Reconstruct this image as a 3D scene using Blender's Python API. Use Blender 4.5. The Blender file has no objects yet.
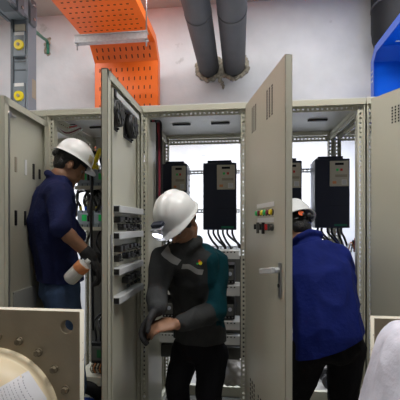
import bpy, bmesh, math, random
from mathutils import Vector, Matrix, noise
random.seed(7)
C = bpy.context.scene.collection
PI = math.pi
V = Vector

# ------------------------------------------------------------------ camera
YAW = math.radians(6.5)
CAM = V((0.509, -1.909, 1.345))
FWD = V((-math.sin(YAW), math.cos(YAW), 0)); RGT = V((math.cos(YAW), math.sin(YAW), 0))
F = 350.0
cd = bpy.data.cameras.new('camera'); cam = bpy.data.objects.new('camera', cd); C.objects.link(cam)
cam.location = CAM; cam.rotation_euler = (PI/2, 0, YAW)
cd.sensor_width = 36; cd.lens = 36*F/400; cd.shift_y = 0.06; cd.clip_start = 0.05
bpy.context.scene.camera = cam

def at(px, py, Y):
    """point of the world plane y = Y seen at a picture position"""
    d = FWD + RGT*((px-200)/F) + V((0, 0, 1))*((224-py)/F)
    return CAM + d*((Y-CAM.y)/d.y)

# ------------------------------------------------------------------ light
sc = bpy.context.scene
sc.view_settings.view_transform = 'Standard'; sc.view_settings.look = 'None'
sc.view_settings.gamma = 1; sc.view_settings.use_curve_mapping = False
sc.view_settings.exposure = 0.52
w = bpy.data.worlds.new('world'); sc.world = w; w.use_nodes = True
w.node_tree.nodes['Background'].inputs[0].default_value = (0.93, 0.97, 1.0, 1)
w.node_tree.nodes['Background'].inputs[1].default_value = 0.03

def area(name, loc, target, sx, sy, watt, col=(1, 1, 1)):
    l = bpy.data.lights.new(name, 'AREA'); l.shape = 'RECTANGLE'; l.size = sx; l.size_y = sy
    l.energy = watt; l.color = col
    o = bpy.data.objects.new(name, l); C.objects.link(o); o.location = loc
    o.rotation_euler = (V(target)-V(loc)).to_track_quat('-Z', 'Y').to_euler()
    return o
area('ceiling_tube_aisle', (0.0, -0.9, 3.44), (0.0, -0.85, 0), 3.6, 0.2, 88, (1, 0.985, 0.95))
area('ceiling_tube_hall', (-0.3, -3.6, 3.44), (0, -2.8, 0), 3.0, 0.2, 3.5, (1, 0.97, 0.93))
area('ceiling_tube_rear', (0.2, 0.55, 3.44), (0.2, 0.9, 0), 4.5, 0.2, 34, (0.97, 0.98, 1.0))
area('work_light_rear', (0.3, 0.86, 1.86), (0.3, 1.55, 1.05), 3.6, 0.16, 40, (0.86, 0.92, 1.0))

# ------------------------------------------------------------------ materials
def mat(name, col, rough=0.5, metal=0.0, var=0.0, vscale=6.0, bump=0.0, bscale=60.0, emit=None, spec=0.5, wear=None, tint=None, coat=0):
    m = bpy.data.materials.new(name); m.use_nodes = True
    nt = m.node_tree; b = nt.nodes['Principled BSDF']
    b.inputs['Roughness'].default_value = rough; b.inputs['Metallic'].default_value = metal
    b.inputs['Specular IOR Level'].default_value = spec
    b.inputs['Coat Weight'].default_value = coat
    c4 = (*col, 1)
    b.inputs['Base Color'].default_value = c4
    tc = nt.nodes.new('ShaderNodeTexCoord')
    last = None
    if var:
        n = nt.nodes.new('ShaderNodeTexNoise'); n.inputs['Scale'].default_value = vscale; n.inputs['Detail'].default_value = 5
        nt.links.new(tc.outputs['Object'], n.inputs['Vector'])
        r = nt.nodes.new('ShaderNodeValToRGB')
        r.color_ramp.elements[0].position = 0.3; r.color_ramp.elements[1].position = 0.7
        r.color_ramp.elements[0].color = (*[c*(1-var) for c in col], 1)
        hi = tint if tint else [min(1, c*(1+var)) for c in col]
        r.color_ramp.elements[1].color = (*hi, 1)
        nt.links.new(n.outputs['Fac'], r.inputs['Fac']); last = r.outputs['Color']
    if wear:
        wc, wscale, th = wear
        n2 = nt.nodes.new('ShaderNodeTexNoise'); n2.inputs['Scale'].default_value = wscale; n2.inputs['Detail'].default_value = 8
        nt.links.new(tc.outputs['Object'], n2.inputs['Vector'])
        r2 = nt.nodes.new('ShaderNodeValToRGB'); r2.color_ramp.elements[0].position = th; r2.color_ramp.elements[1].position = th+0.04
        nt.links.new(n2.outputs['Fac'], r2.inputs['Fac'])
        mx = nt.nodes.new('ShaderNodeMixRGB'); mx.inputs[1].default_value = c4; mx.inputs[2].default_value = (*wc, 1)
        if last: nt.links.new(last, mx.inputs[1])
        nt.links.new(r2.outputs['Color'], mx.inputs[0]); last = mx.outputs[0]
    if last: nt.links.new(last, b.inputs['Base Color'])
    if bump:
        n3 = nt.nodes.new('ShaderNodeTexNoise'); n3.inputs['Scale'].default_value = bscale; n3.inputs['Detail'].default_value = 4
        nt.links.new(tc.outputs['Object'], n3.inputs['Vector'])
        bp = nt.nodes.new('ShaderNodeBump'); bp.inputs['Strength'].default_value = bump; bp.inputs['Distance'].default_value = 0.01
        nt.links.new(n3.outputs['Fac'], bp.inputs['Height']); nt.links.new(bp.outputs['Normal'], b.inputs['Normal'])
    if emit:
        b.inputs['Emission Color'].default_value = (*emit[0], 1); b.inputs['Emission Strength'].default_value = emit[1]
    return m
M = {}
M['plaster'] = mat('plaster', (0.55, 0.55, 0.56), 0.9, var=0.13, vscale=2.2, bump=0.45, bscale=9, wear=((0.42, 0.42, 0.42), 4.0, 0.66))
M['ceiling'] = mat('ceiling_paint', (0.42, 0.40, 0.37), 0.9, var=0.1, vscale=2, bump=0.2, bscale=20)
M['floor'] = mat('floor_paint', (0.29, 0.28, 0.27), 0.55, var=0.1, vscale=3)
M['cab'] = mat('pebble_grey_powder_coat', (0.56, 0.545, 0.44), 0.42, var=0.03, vscale=3, bump=0.03, bscale=250)
M['cab_in'] = mat('zinc_grey_sheet', (0.50, 0.50, 0.47), 0.45, var=0.05, vscale=5)
M['roof'] = mat('light_sheet', (0.62, 0.62, 0.60), 0.45)
M['dark'] = mat('dark_gap', (0.012, 0.012, 0.012), 0.8)
M['gasket'] = mat('gasket_grey', (0.09, 0.09, 0.08), 0.7)
M['orange'] = mat('orange_paint', (0.95, 0.18, 0.022), 0.38, var=0.06, vscale=4, wear=((0.85, 0.45, 0.28), 9.0, 0.72))
M['orange_slot'] = mat('orange_slot', (0.10, 0.02, 0.008), 0.8)
M['blue'] = mat('blue_paint', (0.002, 0.15, 0.95), 0.35, var=0.05, vscale=4)
M['navyblue_rail'] = mat('blue_rail', (0.05, 0.10, 0.42), 0.35)
M['galv'] = mat('galvanised_steel', (0.40, 0.41, 0.42), 0.42, metal=0.3, var=0.14, vscale=40)
M['steel'] = mat('steel', (0.42, 0.42, 0.43), 0.35, metal=0.9)
M['pipe'] = mat('pipe_insulation', (0.058, 0.060, 0.066), 0.62, var=0.15, vscale=7, bump=0.15, bscale=35)
M['rubber'] = mat('black_rubber', (0.010, 0.010, 0.011), 0.6, bump=0.08, bscale=80, spec=0.25)
M['cable'] = mat('black_cable', (0.010, 0.010, 0.011), 0.45)
M['mortar'] = mat('rough_mortar', (0.30, 0.27, 0.21), 0.95, var=0.4, vscale=25, bump=0.9, bscale=50)
M['bus'] = mat('busway_grey', (0.23, 0.27, 0.31), 0.45, var=0.05, vscale=5)
M['bus_d'] = mat('busway_dark_grey', (0.12, 0.14, 0.16), 0.5)
M['yellow'] = mat('yellow_plastic', (0.90, 0.72, 0.02), 0.4)
M['white'] = mat('white_label', (0.80, 0.80, 0.78), 0.6)
M['ink'] = mat('grey_print', (0.38, 0.38, 0.42), 0.7)
M['green'] = mat('green_plastic', (0.03, 0.62, 0.14), 0.4)
M['greenwire'] = mat('green_cable', (0.01, 0.16, 0.09), 0.5)
M['red'] = mat('red_plastic', (0.62, 0.03, 0.03), 0.4)
M['maroon'] = mat('dark_red_plastic', (0.22, 0.02, 0.04), 0.4)
M['bluetape'] = mat('blue_tape', (0.02, 0.10, 0.60), 0.5)
M['drive'] = mat('navy_plastic', (0.014, 0.019, 0.040), 0.45)
M['drive_side'] = mat('drive_side_grey', (0.36, 0.38, 0.44), 0.5)
M['keypad'] = mat('cream_plastic', (0.56, 0.52, 0.42), 0.5)
M['cream'] = mat('cream_dark', (0.36, 0.32, 0.24), 0.5)
M['screen'] = mat('display_glass', (0.02, 0.02, 0.022), 0.2)
M['breaker'] = mat('breaker_grey', (0.30, 0.35, 0.40), 0.5)
M['black'] = mat('black_plastic', (0.014, 0.014, 0.015), 0.45)
M['alu'] = mat('wire_trunk_grey', (0.62, 0.63, 0.63), 0.5)
M['copper'] = mat('copper', (0.55, 0.24, 0.10), 0.4, metal=0.8)
M['beige'] = mat('beige_machine_paint', (0.36, 0.30, 0.205), 0.5, var=0.08, vscale=9, wear=((0.13, 0.10, 0.07), 22, 0.70), bump=0.06, bscale=70)
M['dome'] = mat('beige_lit_dome', (0.74, 0.63, 0.43), 0.42, var=0.05, vscale=6)  # overhead light put into the colour: dome paler than the beige body
M['edge_lit'] = mat('beige_lit_edge', (0.74, 0.70, 0.58), 0.5, wear=((0.25, 0.2, 0.15), 30, 0.66))  # bright light on the plate edges painted in as a paler tone, with wear
M['bolt'] = mat('oily_bolt', (0.20, 0.165, 0.11), 0.5, metal=0.3, var=0.3, vscale=60)
M['paper'] = mat('paper_label', (0.72, 0.72, 0.75), 0.7)
M['skin'] = mat('skin', (0.30, 0.155, 0.09), 0.55, var=0.08, vscale=30, bump=0.05, bscale=200)
M['lips'] = mat('lips', (0.28, 0.10, 0.075), 0.5)
M['hair'] = mat('black_hair', (0.010, 0.009, 0.009), 0.55, bump=0.6, bscale=160)
M['eye'] = mat('eye_white', (0.30, 0.26, 0.23), 0.5)
M['helmet'] = mat('white_helmet', (0.76, 0.765, 0.75), 0.33, var=0.03, vscale=8, coat=0.2, wear=((0.36, 0.33, 0.28), 13, 0.71))
M['tape'] = mat('tan_tape', (0.60, 0.53, 0.33), 0.6)
M['navy'] = mat('navy_cotton', (0.016, 0.022, 0.085), 0.85, var=0.2, vscale=9, bump=0.35, bscale=70, spec=0.2)
M['royal'] = mat('royal_blue_cotton', (0.005, 0.013, 0.125), 0.85, var=0.15, vscale=9, bump=0.3, bscale=60, spec=0.2)
M['jeans'] = mat('blue_denim', (0.065, 0.110, 0.22), 0.85, var=0.3, vscale=11, bump=0.3, bscale=160, spec=0.2)
M['greyshirt'] = mat('charcoal_grey_cotton', (0.045, 0.047, 0.048), 0.85, var=0.2, vscale=9, bump=0.3, bscale=70, spec=0.2)
M['teal'] = mat('teal_cotton', (0.003, 0.048, 0.064), 0.85, var=0.2, vscale=9, bump=0.3, bscale=70, spec=0.2)
M['reflective'] = mat('reflective_tape', (0.33, 0.33, 0.32), 0.5)
M['blacktrousers'] = mat('black_trousers', (0.008, 0.008, 0.011), 0.85, bump=0.3, bscale=70, spec=0.2)
M['glove'] = mat('black_glove', (0.014, 0.014, 0.016), 0.7, bump=0.3, bscale=120)
M['lilac'] = mat('pale_grey_cotton', (0.60, 0.60, 0.68), 0.85, var=0.05, vscale=10, bump=0.2, bscale=60, spec=0.2)
M['bottle'] = mat('milky_plastic', (0.68, 0.68, 0.65), 0.35)
M['orange_lbl'] = mat('orange_label', (0.75, 0.30, 0.12), 0.5)
M['orange_st'] = mat('orange_sticker', (0.85, 0.13, 0.02), 0.5)
M['led'] = mat('led_lens', (0.9, 0.9, 0.95), 0.2, emit=((0.85, 0.87, 1.0), 5.0))
M['bag'] = mat('cloudy_bag', (0.62, 0.58, 0.54), 0.35, var=0.15, vscale=12)

# ------------------------------------------------------------------ mesh helpers
def _ico(sub):
    b = bmesh.new(); bmesh.ops.create_icosphere(b, subdivisions=sub, radius=1); b.verts.index_update()
    r = ([tuple(v.co) for v in b.verts], [tuple(v.index for v in f.verts) for f in b.faces]); b.free(); return r
ICO = {k: _ico(k) for k in (1, 2, 3)}
class MB:
    """collects shapes (several materials allowed) and links them as ONE mesh object"""
    def __init__(s, raw=False): s.bm = bmesh.new(); s.mats = []; s.mi = 0; s.raw = ([], []) if raw else None
    def use(s, m):
        if m not in s.mats: s.mats.append(m)
        s.mi = s.mats.index(m); return s
    def _f(s, faces, smooth=False):
        for f in faces: f.material_index = s.mi; f.smooth = smooth
    def box(s, c, d, rot=None, bevel=0):
        r = bmesh.ops.create_cube(s.bm, size=1)
        vs = r['verts']
        mt = Matrix.Translation(V(c)) @ (rot.to_4x4() if rot else Matrix()) @ Matrix.Diagonal((*d, 1))
        bmesh.ops.transform(s.bm, matrix=mt, verts=vs)
        fs = list({f for v in vs for f in v.link_faces}); s._f(fs)
        if bevel:
            es = list({e for v in vs for e in v.link_edges})
            rr = bmesh.ops.bevel(s.bm, geom=es, offset=bevel, segments=2, affect='EDGES', profile=0.5)
            s._f(rr['faces'])
        return s
    def b2(s, lo, hi, bevel=0):
        lo, hi = V(lo), V(hi); return s.box((lo+hi)/2, [abs(a) for a in (hi-lo)], None, bevel)
    def cyl(s, p0, p1, r0, r1=None, seg=20, smooth=True, caps=True):
        p0, p1 = V(p0), V(p1); r1 = r0 if r1 is None else r1; d = p1-p0
        r = bmesh.ops.create_cone(s.bm, cap_ends=caps, cap_tris=False, segments=seg, radius1=r0, radius2=r1, depth=d.length)
        mt = Matrix.Translation((p0+p1)/2) @ d.to_track_quat('Z', 'Y').to_matrix().to_4x4()
        bmesh.ops.transform(s.bm, matrix=mt, verts=r['verts'])
        fs = list({f for v in r['verts'] for f in v.link_faces}); s._f(fs)
        for f in fs: f.smooth = smooth and len(f.verts) == 4
        return s
    def ell(s, c, rad, rot=None, sub=2):
        if not hasattr(rad, '__len__'): rad = (rad, rad, rad)
        if s.raw is not None:                                # figures: plain lists, remeshed later
            n0 = len(s.raw[0]); c = V(c); R = rot if rot else None
            for p in ICO[min(sub, 2)][0]:
                q = V((p[0]*rad[0], p[1]*rad[1], p[2]*rad[2]))
                s.raw[0].append(c+(R @ q if R else q))
            s.raw[1].extend((a+n0, b+n0, d+n0) for a, b, d in ICO[min(sub, 2)][1])
            return s
        r = bmesh.ops.create_icosphere(s.bm, subdivisions=sub, radius=1)
        mt = Matrix.Translation(V(c)) @ (rot.to_4x4() if rot else Matrix()) @ Matrix.Diagonal((*rad, 1))
        bmesh.ops.transform(s.bm, matrix=mt, verts=r['verts'])
        s._f(list({f for v in r['verts'] for f in v.link_faces}), True); return s
    def tube(s, pts, r, seg=8):
        pts = [V(p) for p in pts]; rings = []
        up = V((0.13, 0.37, 0.92)).normalized()
        for i, p in enumerate(pts):
            t = (pts[min(i+1, len(pts)-1)]-pts[max(i-1, 0)]).normalized()
            a = t.cross(up)
            if a.length < 1e-3: a = t.cross(V((1, 0, 0)))
            a.normalize(); b = t.cross(a)
            rr = r[i] if hasattr(r, '__len__') else r
            rings.append([s.bm.verts.new(p+a*math.cos(2*PI*k/seg)*rr+b*math.sin(2*PI*k/seg)*rr) for k in range(seg)])
        fs = []
        for q in range(len(rings)-1):
            for k in range(seg):
                fs.append(s.bm.faces.new((rings[q][k], rings[q][(k+1) % seg], rings[q+1][(k+1) % seg], rings[q+1][k])))
        s._f(fs, True)
        s._f([s.bm.faces.new(rings[0]), s.bm.faces.new(list(reversed(rings[-1])))])
        return s
    def prism(s, poly, axis, a, b):
        """poly: 2D outline; axis 'x' -> (y,z) outline etc, extruded from a to b"""
        def p3(p, t): return {'x': V((t, p[0], p[1])), 'y': V((p[0], t, p[1])), 'z': V((p[0], p[1], t))}[axis]
        A = [s.bm.verts.new(p3(p, a)) for p in poly]; B = [s.bm.verts.new(p3(p, b)) for p in poly]
        fs = [s.bm.faces.new(A), s.bm.faces.new(list(reversed(B)))]
        n = len(poly)
        for i in range(n): fs.append(s.bm.faces.new((A[i], B[i], B[(i+1) % n], A[(i+1) % n])))
        s._f(fs); return s
    def build(s, name, m=None, parent=None, loc=None, rot=None):
        me = bpy.data.meshes.new(name)
        if s.raw is not None: me.from_pydata(s.raw[0], [], s.raw[1])
        else:
            bmesh.ops.recalc_face_normals(s.bm, faces=s.bm.faces); s.bm.to_mesh(me)
        s.bm.free()
        for x in (s.mats or [m]): me.materials.append(x)
        o = bpy.data.objects.new(name, me); C.objects.link(o)
        if parent: o.parent = parent
        if loc is not None: o.location = loc
        if rot is not None: o.rotation_euler = rot
        return o

def tag(o, label=None, cat=None, group=None, kind=None):
    if label: o['label'] = label
    if cat: o['category'] = cat
    if group: o['group'] = group
    if kind: o['kind'] = kind
    return o
def thing(name, label, cat, loc=(0, 0, 0), rz=0, group=None):
    o = bpy.data.objects.new(name, None); C.objects.link(o); o.location = loc; o.rotation_euler = (0, 0, rz)
    o.empty_display_size = 0.1
    return tag(o, label, cat, group)
def copy_tree(o, parent=None):
    c = o.copy(); C.objects.link(c)
    if parent: c.parent = parent
    for ch in o.children: copy_tree(ch, c)
    return c
def smoothpts(pts, n=8):
    pts = [V(p) for p in pts]; P = [pts[0]*2-pts[1]]+pts+[pts[-1]*2-pts[-2]]; out = []
    for i in range(1, len(P)-2):
        for k in range(n):
            t = k/n; a, b, c, d = P[i-1], P[i], P[i+1], P[i+2]
            out.append(0.5*((2*b)+(c-a)*t+(2*a-5*b+4*c-d)*t*t+(3*b-a-3*c+d)*t**3))
    out.append(pts[-1]); return out

# ------------------------------------------------------------------ the setting
YW = 1.55
CEIL = 3.52
def struct(name, lo, hi, m):
    o = MB().b2(lo, hi).build(name, m); o['kind'] = 'structure'; return o
struct('floor', (-3.2, -5.0, -0.1), (3.4, YW+0.15, 0), M['floor'])
struct('wall_back', (-3.2, YW, 0), (3.4, YW+0.15, CEIL), M['plaster'])
struct('wall_left', (-3.35, -5.0, 0), (-3.2, YW+0.15, CEIL), M['plaster'])
struct('wall_right', (3.4, -5.0, 0), (3.55, YW+0.15, CEIL), M['plaster'])
struct('ceiling', (-3.35, -5.0, CEIL), (3.55, YW+0.15, CEIL+0.15), M['ceiling'])

# ------------------------------------------------------------------ cabinets
H = 2.0; D = 0.65
BX = [-1.205, -0.60, -0.05, 0.555, 1.163, 1.768]
def perf(mb, a, b, n_dir, width_dir, width, hole_w, pitch, hole_l, th=0.003):
    """perforated strip from a to b: two edge strips plus bars between square holes"""
    a, b = V(a), V(b); L = (b-a).length; u = (b-a).normalized(); wv = V(width_dir).normalized(); nv = u.cross(wv)
    R = Matrix((u, wv, nv)).transposed()
    ew = (width-hole_w)/2
    for s in (-1, 1):
        mb.box((a+b)/2+wv*s*(hole_w+ew)/2, (L, ew, th), R)
    n = int(L/pitch)
    for i in range(n+1):
        c = min(L, (i+0.5)*pitch) if i < n else L
        ln = pitch-hole_l
        mb.box(a+u*min(L-ln/2, c), (ln, hole_w, th), R)
def make_carcass(t, W, roof=True):
    z0 = 0.10
    for sx in (0, 1):
        xo = 0.0 if sx == 0 else W; s = 1 if sx == 0 else -1
        m = MB()
        m.b2((xo, 0, z0), (xo+s*0.010, 0.012, H))
        m.b2((xo, 0, z0), (xo+s*0.003, 0.075, H))
        perf(m, (xo+s*0.024, 0.012, z0), (xo+s*0.024, 0.012, H-0.03), None, (1, 0, 0), 0.028, 0.010, 0.025, 0.012)
        m.b2((xo+s*0.036, 0.012, z0), (xo+s*0.039, 0.05, H-0.03))
        m.build('post', M['cab'], t)
        m = MB()
        m.b2((xo, D-0.05, z0), (xo+s*0.003, D, H))
        perf(m, (xo+s*0.020, D-0.012, z0), (xo+s*0.020, D-0.012, H-0.03), None, (1, 0, 0), 0.040, 0.010, 0.025, 0.012)
        perf(m, (xo+s*0.040, D-0.03, z0), (xo+s*0.040, D-0.03, H-0.03), None, (0, 1, 0), 0.034, 0.010, 0.025, 0.012)
        m.build('post', M['cab'], t)
        m = MB()                                    # side rails: top, bottom
        perf(m, (xo+s*0.03, 0.06, H-0.05), (xo+s*0.03, D-0.03, H-0.05), None, (0, 0, 1), 0.05, 0.010, 0.025, 0.012)
        m.b2((xo+s*0.002, 0.06, H-0.025), (xo+s*0.032, D-0.03, H-0.022))
        m.build('side_rail', M['cab'], t)
        m = MB(); m.b2((xo+s*0.005, 0.06, z0), (xo+s*0.03, D-0.03, z0+0.05)); m.build('side_rail', M['cab'], t)
    m = MB()
    m.b2((0, -0.004, H-0.030), (W, 0.012, H))
    perf(m, (0.04, 0.016, H-0.043), (W-0.04, 0.016, H-0.043), None, (0, 0, 1), 0.028, 0.010, 0.025, 0.012)
    m.build('top_rail', M['cab'], t)
    m = MB()
    m.b2((0, D-0.012, H-0.03), (W, D, H))
    perf(m, (0.04, D-0.02, H-0.055), (W-0.04, D-0.02, H-0.055), None, (0, 0, 1), 0.04, 0.010, 0.025, 0.012)
    m.build('top_rail', M['cab'], t)
    MB().b2((0, 0, z0), (W, 0.03, z0+0.06)).build('bottom_rail', M['cab'], t)
    MB().b2((0, D-0.03, z0), (W, D, z0+0.07)).build('bottom_rail', M['cab'], t)
    MB().b2((0.005, 0.02, 0), (W-0.005, D-0.02, z0)).build('plinth', M['gasket'], t)
    if roof:
        MB().b2((0.002, 0.0, H), (W-0.002, D, H+0.006)).build('roof_panel', M['roof'], t)
        for fx, fy in ((0.30, 0.10), (0.30, 0.52), (0.72, 0.52)):   # dark slots and cable entry plates of the roof
            m = MB(); m.use(M['black']).b2((W*fx-0.06, D*fy, H-0.012), (W*fx+0.06, D*fy+0.022, H-0.001), 0.004)
            m.build('roof_bracket', None, t)
    return t
LBL = ['pebble grey cabinet at far left under the grey busway, mostly hidden behind an open door',
       'pebble grey control cabinet with circuit breakers that the man in navy shirt stands at',
       'open pebble grey control cabinet behind the man in the grey and teal shirt',
       'open pebble grey control cabinet that the man in royal blue shirt leans into',
       'pebble grey control cabinet at far right behind its half open door']
cabs = []
for i in range(5):
    W = BX[i+1]-BX[i]-0.002
    t = thing('control_cabinet', LBL[i], 'cabinet', (BX[i], 0, 0), 0, 'row of control cabinets')
    make_carcass(t, W); cabs.append(t)

def make_door(cab, W, top, bottom, theta, hx, hy=-0.002):
    """door mesh local: x from hinge, outer face y=-0.022, inner face y=0; opened by theta"""
    m = MB(); m.use(M['cab'])
    m.b2((0, -0.022, bottom), (W, -0.019, top))
    L = 0.034                                              # folded rim
    for lo, hi in (((0, -0.022, bottom), (0.003, 0.006, top)), ((W-0.003, -0.022, bottom), (W, 0.006, top)),
                   ((0, -0.022, top-0.003), (W, 0.006, top)), ((0, -0.022, bottom), (W, 0.006, bottom+0.003)),
                   ((0, 0.004, bottom), (L, 0.006, top)), ((W-L, 0.004, bottom), (W, 0.006, top)),
                   ((0, 0.004, top-L), (W, 0.006, top)), ((0, 0.004, bottom), (W, 0.006, bottom+L))):
        m.b2(lo, hi)
    d = m.build('door', None, cab, (hx, hy, 0), (0, 0, -math.radians(theta)))
    return d

def vent(d, x, z, w, h, rows, cols, yo=-0.0225):
    """louvre field of slanted dark slots on the outer face"""
    m = MB(); m.use(M['dark'])
    for r in range(rows):
        for c in range(cols):
            m.box((x+(c+0.5)*w/cols, yo, z+(r+0.5)*h/rows), (w/cols*0.42, 0.001, h/rows*0.62))
    m.build('louvre', None, d)
def grab(d, x, z):
    """swing handle with rod plate on the outer face"""
    m = MB(); m.use(M['steel']).b2((x-0.012, -0.030, z-0.11), (x+0.012, -0.022, z+0.03), 0.003)
    m.use(M['black']).cyl((x, -0.030, z-0.06), (x, -0.034, z-0.06), 0.008)
    h = m.build('lock_plate', None, d)
    m = MB(); m.use(M['alu']).cyl((x, -0.028, z), (x, -0.05, z), 0.011)
    R = Matrix.Rotation(math.radians(-12), 3, 'Y')
    m.box((x-0.075, -0.056, z-0.012), (0.17, 0.012, 0.024), Matrix.Rotation(math.radians(-9), 3, 'Y'), 0.004)
    m.build('handle', None, d)

# door of the breaker cabinet (left), door of the middle cabinet, lamp door, right door
d1 = make_door(cabs[1], 0.415, 1.935, 0.12, 86, 0.002)
d2 = make_door(cabs[2], 0.527, 1.985, 0.12, 90, 0.015, -0.0)
d3 = make_door(cabs[3], 0.575, 1.985, 0.12, 76, 0.006, -0.0)
d4 = make_door(cabs[4], 0.595, 1.985, 0.12, 60, 0.032, -0.02)

# left door: slots and latch on its inner face (inner face y=-0.019)
for x, z, hh, mm in ((0.285, 1.64, 0.075, M['cream']), (0.195, 1.64, 0.08, M['white']), (0.115, 1.63, 0.085, M['black']), (0.05, 1.625, 0.055, M['black']),
                     (0.285, 1.375, 0.075, M['black']), (0.20, 1.375, 0.075, M['black'])):
    MB().b2((x-0.009, -0.019, z-hh/2), (x+0.009, -0.014, z+hh/2), 0.002).build('slot_cover', mm, d1)
m = MB(); m.use(M['cab_in']).cyl((0.395, -0.012, 1.86), (0.30, -0.010, 1.872), 0.006, seg=10)
m.use(M['steel']).cyl((0.37, -0.019, 1.862), (0.37, 0.008, 1.862), 0.016, seg=12)
m.build('latch', None, d1)
MB().b2((0.381, 0.004, 0.3), (0.389, 0.012, 1.86)).build('lock_rod', M['steel'], d1)
MB().b2((0.10, -0.019, 0.82), (0.31, -0.012, 1.01)).build('document_pocket', M['cab_in'], d1)

# middle door: fans, light bar, wire trunks and relays on the inner face
m = MB(); m.use(M['alu']).b2((0.08, -0.019, 1.900), (0.43, 0.008, 1.928), 0.004)
m.use(M['black']).b2((0.43, -0.019, 1.895), (0.45, 0.010, 1.932), 0.003)
m.build('light_bar', None, d2)
for fx in (0.415, 0.20):
    m = MB(); m.use(M['black'])
    fz = 1.832
    m.b2((fx-0.062, -0.019, fz-0.065), (fx+0.062, -0.013, fz+0.065), 0.002)
    segs = 24
    m.cyl((fx, -0.013, fz), (fx, 0.020, fz), 0.058, seg=segs)
    m.use(M['gasket']).cyl((fx, 0.020, fz), (fx, 0.024, fz), 0.050, seg=segs)
    m.use(M['black']).cyl((fx, 0.024, fz), (fx, 0.028, fz), 0.022)
    for a in range(7):
        an = a*2*PI/7
        m.box((fx+0.034*math.cos(an), 0.025, fz+0.034*math.sin(an)), (0.034, 0.003, 0.012), Matrix.Rotation(-an, 3, 'Y'))
    for a in range(4):
        an = PI/4+a*PI/2
        m.cyl((fx+0.075*math.cos(an), -0.013, fz+0.075*math.sin(an)), (fx+0.075*math.cos(an), -0.004, fz+0.075*math.sin(an)), 0.005, seg=8)
    m.build('fan', None, d2)
trunks = [1.411, 1.293, 1.135, 1.008]
for z in trunks:
    m = MB(); m.use(M['alu']).b2((0.05, -0.019, z-0.016), (0.43, 0.024, z+0.016), 0.003)
    m.use(M['dark']).b2((0.43, -0.017, z-0.012), (0.433, 0.020, z+0.012))
    m.build('wire_trunk', None, d2)
for zi, z in enumerate((1.368, 1.330, 1.232, 1.190, 1.078)):
    for k in range(6):
        x = 0.065+k*0.060
        if (zi, k) in ((4, 5), (4, 4), (1, 5), (3, 4)): continue
        jz = random.uniform(-0.004, 0.004); wd = random.uniform(0.030, 0.050)
        m = MB(); m.use(M['black']).b2((x, -0.019, z-0.015+jz), (x+wd, random.uniform(0.004, 0.018), z+0.013+jz), 0.003)
        m.use(M['gasket']).b2((x+0.006, 0.0, z-0.012), (x+wd-0.006, 0.019, z-0.004))
        if zi % 2 == 0:
            m.use(M['cable'])
            for q in range(3): m.cyl((x+0.012+q*0.014, 0.005, z-0.022), (x+0.010+q*0.014, 0.010, z-0.036), 0.003, seg=6)
        m.build('relay', None, d2)
m = MB(); perf(m, (0.040, -0.008, 0.2), (0.040, -0.008, 1.93), None, (1, 0, 0), 0.03, 0.010, 0.025, 0.012)
m.build('perforated_strip', M['cab'], d2)
MB().b2((0.470, -0.019, 0.12), (0.485, 0.010, 1.92)).build('door_stiffener', M['cab'], d2)
MB().b2((0.488, 0.006, 1.03), (0.500, 0.012, 1.30)).build('lock_rod', M['steel'], d2)

# lamp door: louvres top and bottom, lamps, switches, handle (outer face)
vent(d3, 0.115, 1.800, 0.09, 0.13, 11, 3); vent(d3, 0.345, 1.800, 0.10, 0.13, 11, 3)
vent(d3, 0.08, 0.30, 0.10, 0.26, 11, 3); vent(d3, 0.215, 0.30, 0.11, 0.24, 11, 3); vent(d3, 0.35, 0.30, 0.10, 0.22, 11, 3)
lampx = [0.235+0.040*k for k in range(6)]
m_rows = (1.427, 1.3625)
lampm = ['green', 'maroon', 'yellow', 'green', 'maroon', 'yellow']
MB().b2((0.215, -0.0245, 1.418), (0.455, -0.022, 1.438)).build('label_strip', M['white'], d3)
MB().b2((0.225, -0.0245, 1.352), (0.450, -0.022, 1.373)).build('label_strip', M['white'], d3)
for k, x in enumerate(lampx):
    m = MB(); m.use(M['gasket']).cyl((x, -0.022, 1.395), (x, -0.025, 1.395), 0.014)
    m.use(M[lampm[k]]).cyl((x, -0.028, 1.395), (x, -0.038, 1.395), 0.0125, 0.010)
    m.build('indicator_lamp', None, d3)
    m = MB(); m.use(M['gasket']).cyl((x, -0.022, 1.332), (x, -0.030, 1.332), 0.015)
    mm = M['red'] if k == 4 else (M['black'] if k in (0, 3, 2) else M['gasket'])
    m.use(mm).cyl((x, -0.030, 1.332), (x, -0.036, 1.332), 0.010)
    m.box((x, -0.038, 1.327 if k in (1, 3) else 1.332), (0.008, 0.012, 0.05 if k in (1, 3) else 0.024))
    m.build('selector_switch', None, d3)
grab(d3, 0.530, 1.165)
# right door: louvre and a small scratch of dark dots
vent(d4, 0.112, 1.825, 0.15, 0.085, 6, 9)

# rear mounting rails, header plates, mounting plates (parts of the cabinets)
def rail(cab, X0, X1, z, Y=0.615, h=0.03):
    m = MB(); perf(m, (X0, Y, z), (X1, Y, z), None, (0, 0, 1), h, 0.008, 0.028, 0.018)
    m.b2((X0, Y, z+h/2-0.002), (X1, Y+0.02, z+h/2)); m.build('mounting_rail', M['cab_in'], cab)
W1, W2, W3 = [BX[i+1]-BX[i]-0.002 for i in (1, 2, 3)]
for cab, W in ((cabs[2], W2), (cabs[3], W3)):
    for py in (172, 211, 248):
        rail(cab, 0.045, W-0.045, at(220, py, 0.615).z)
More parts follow.
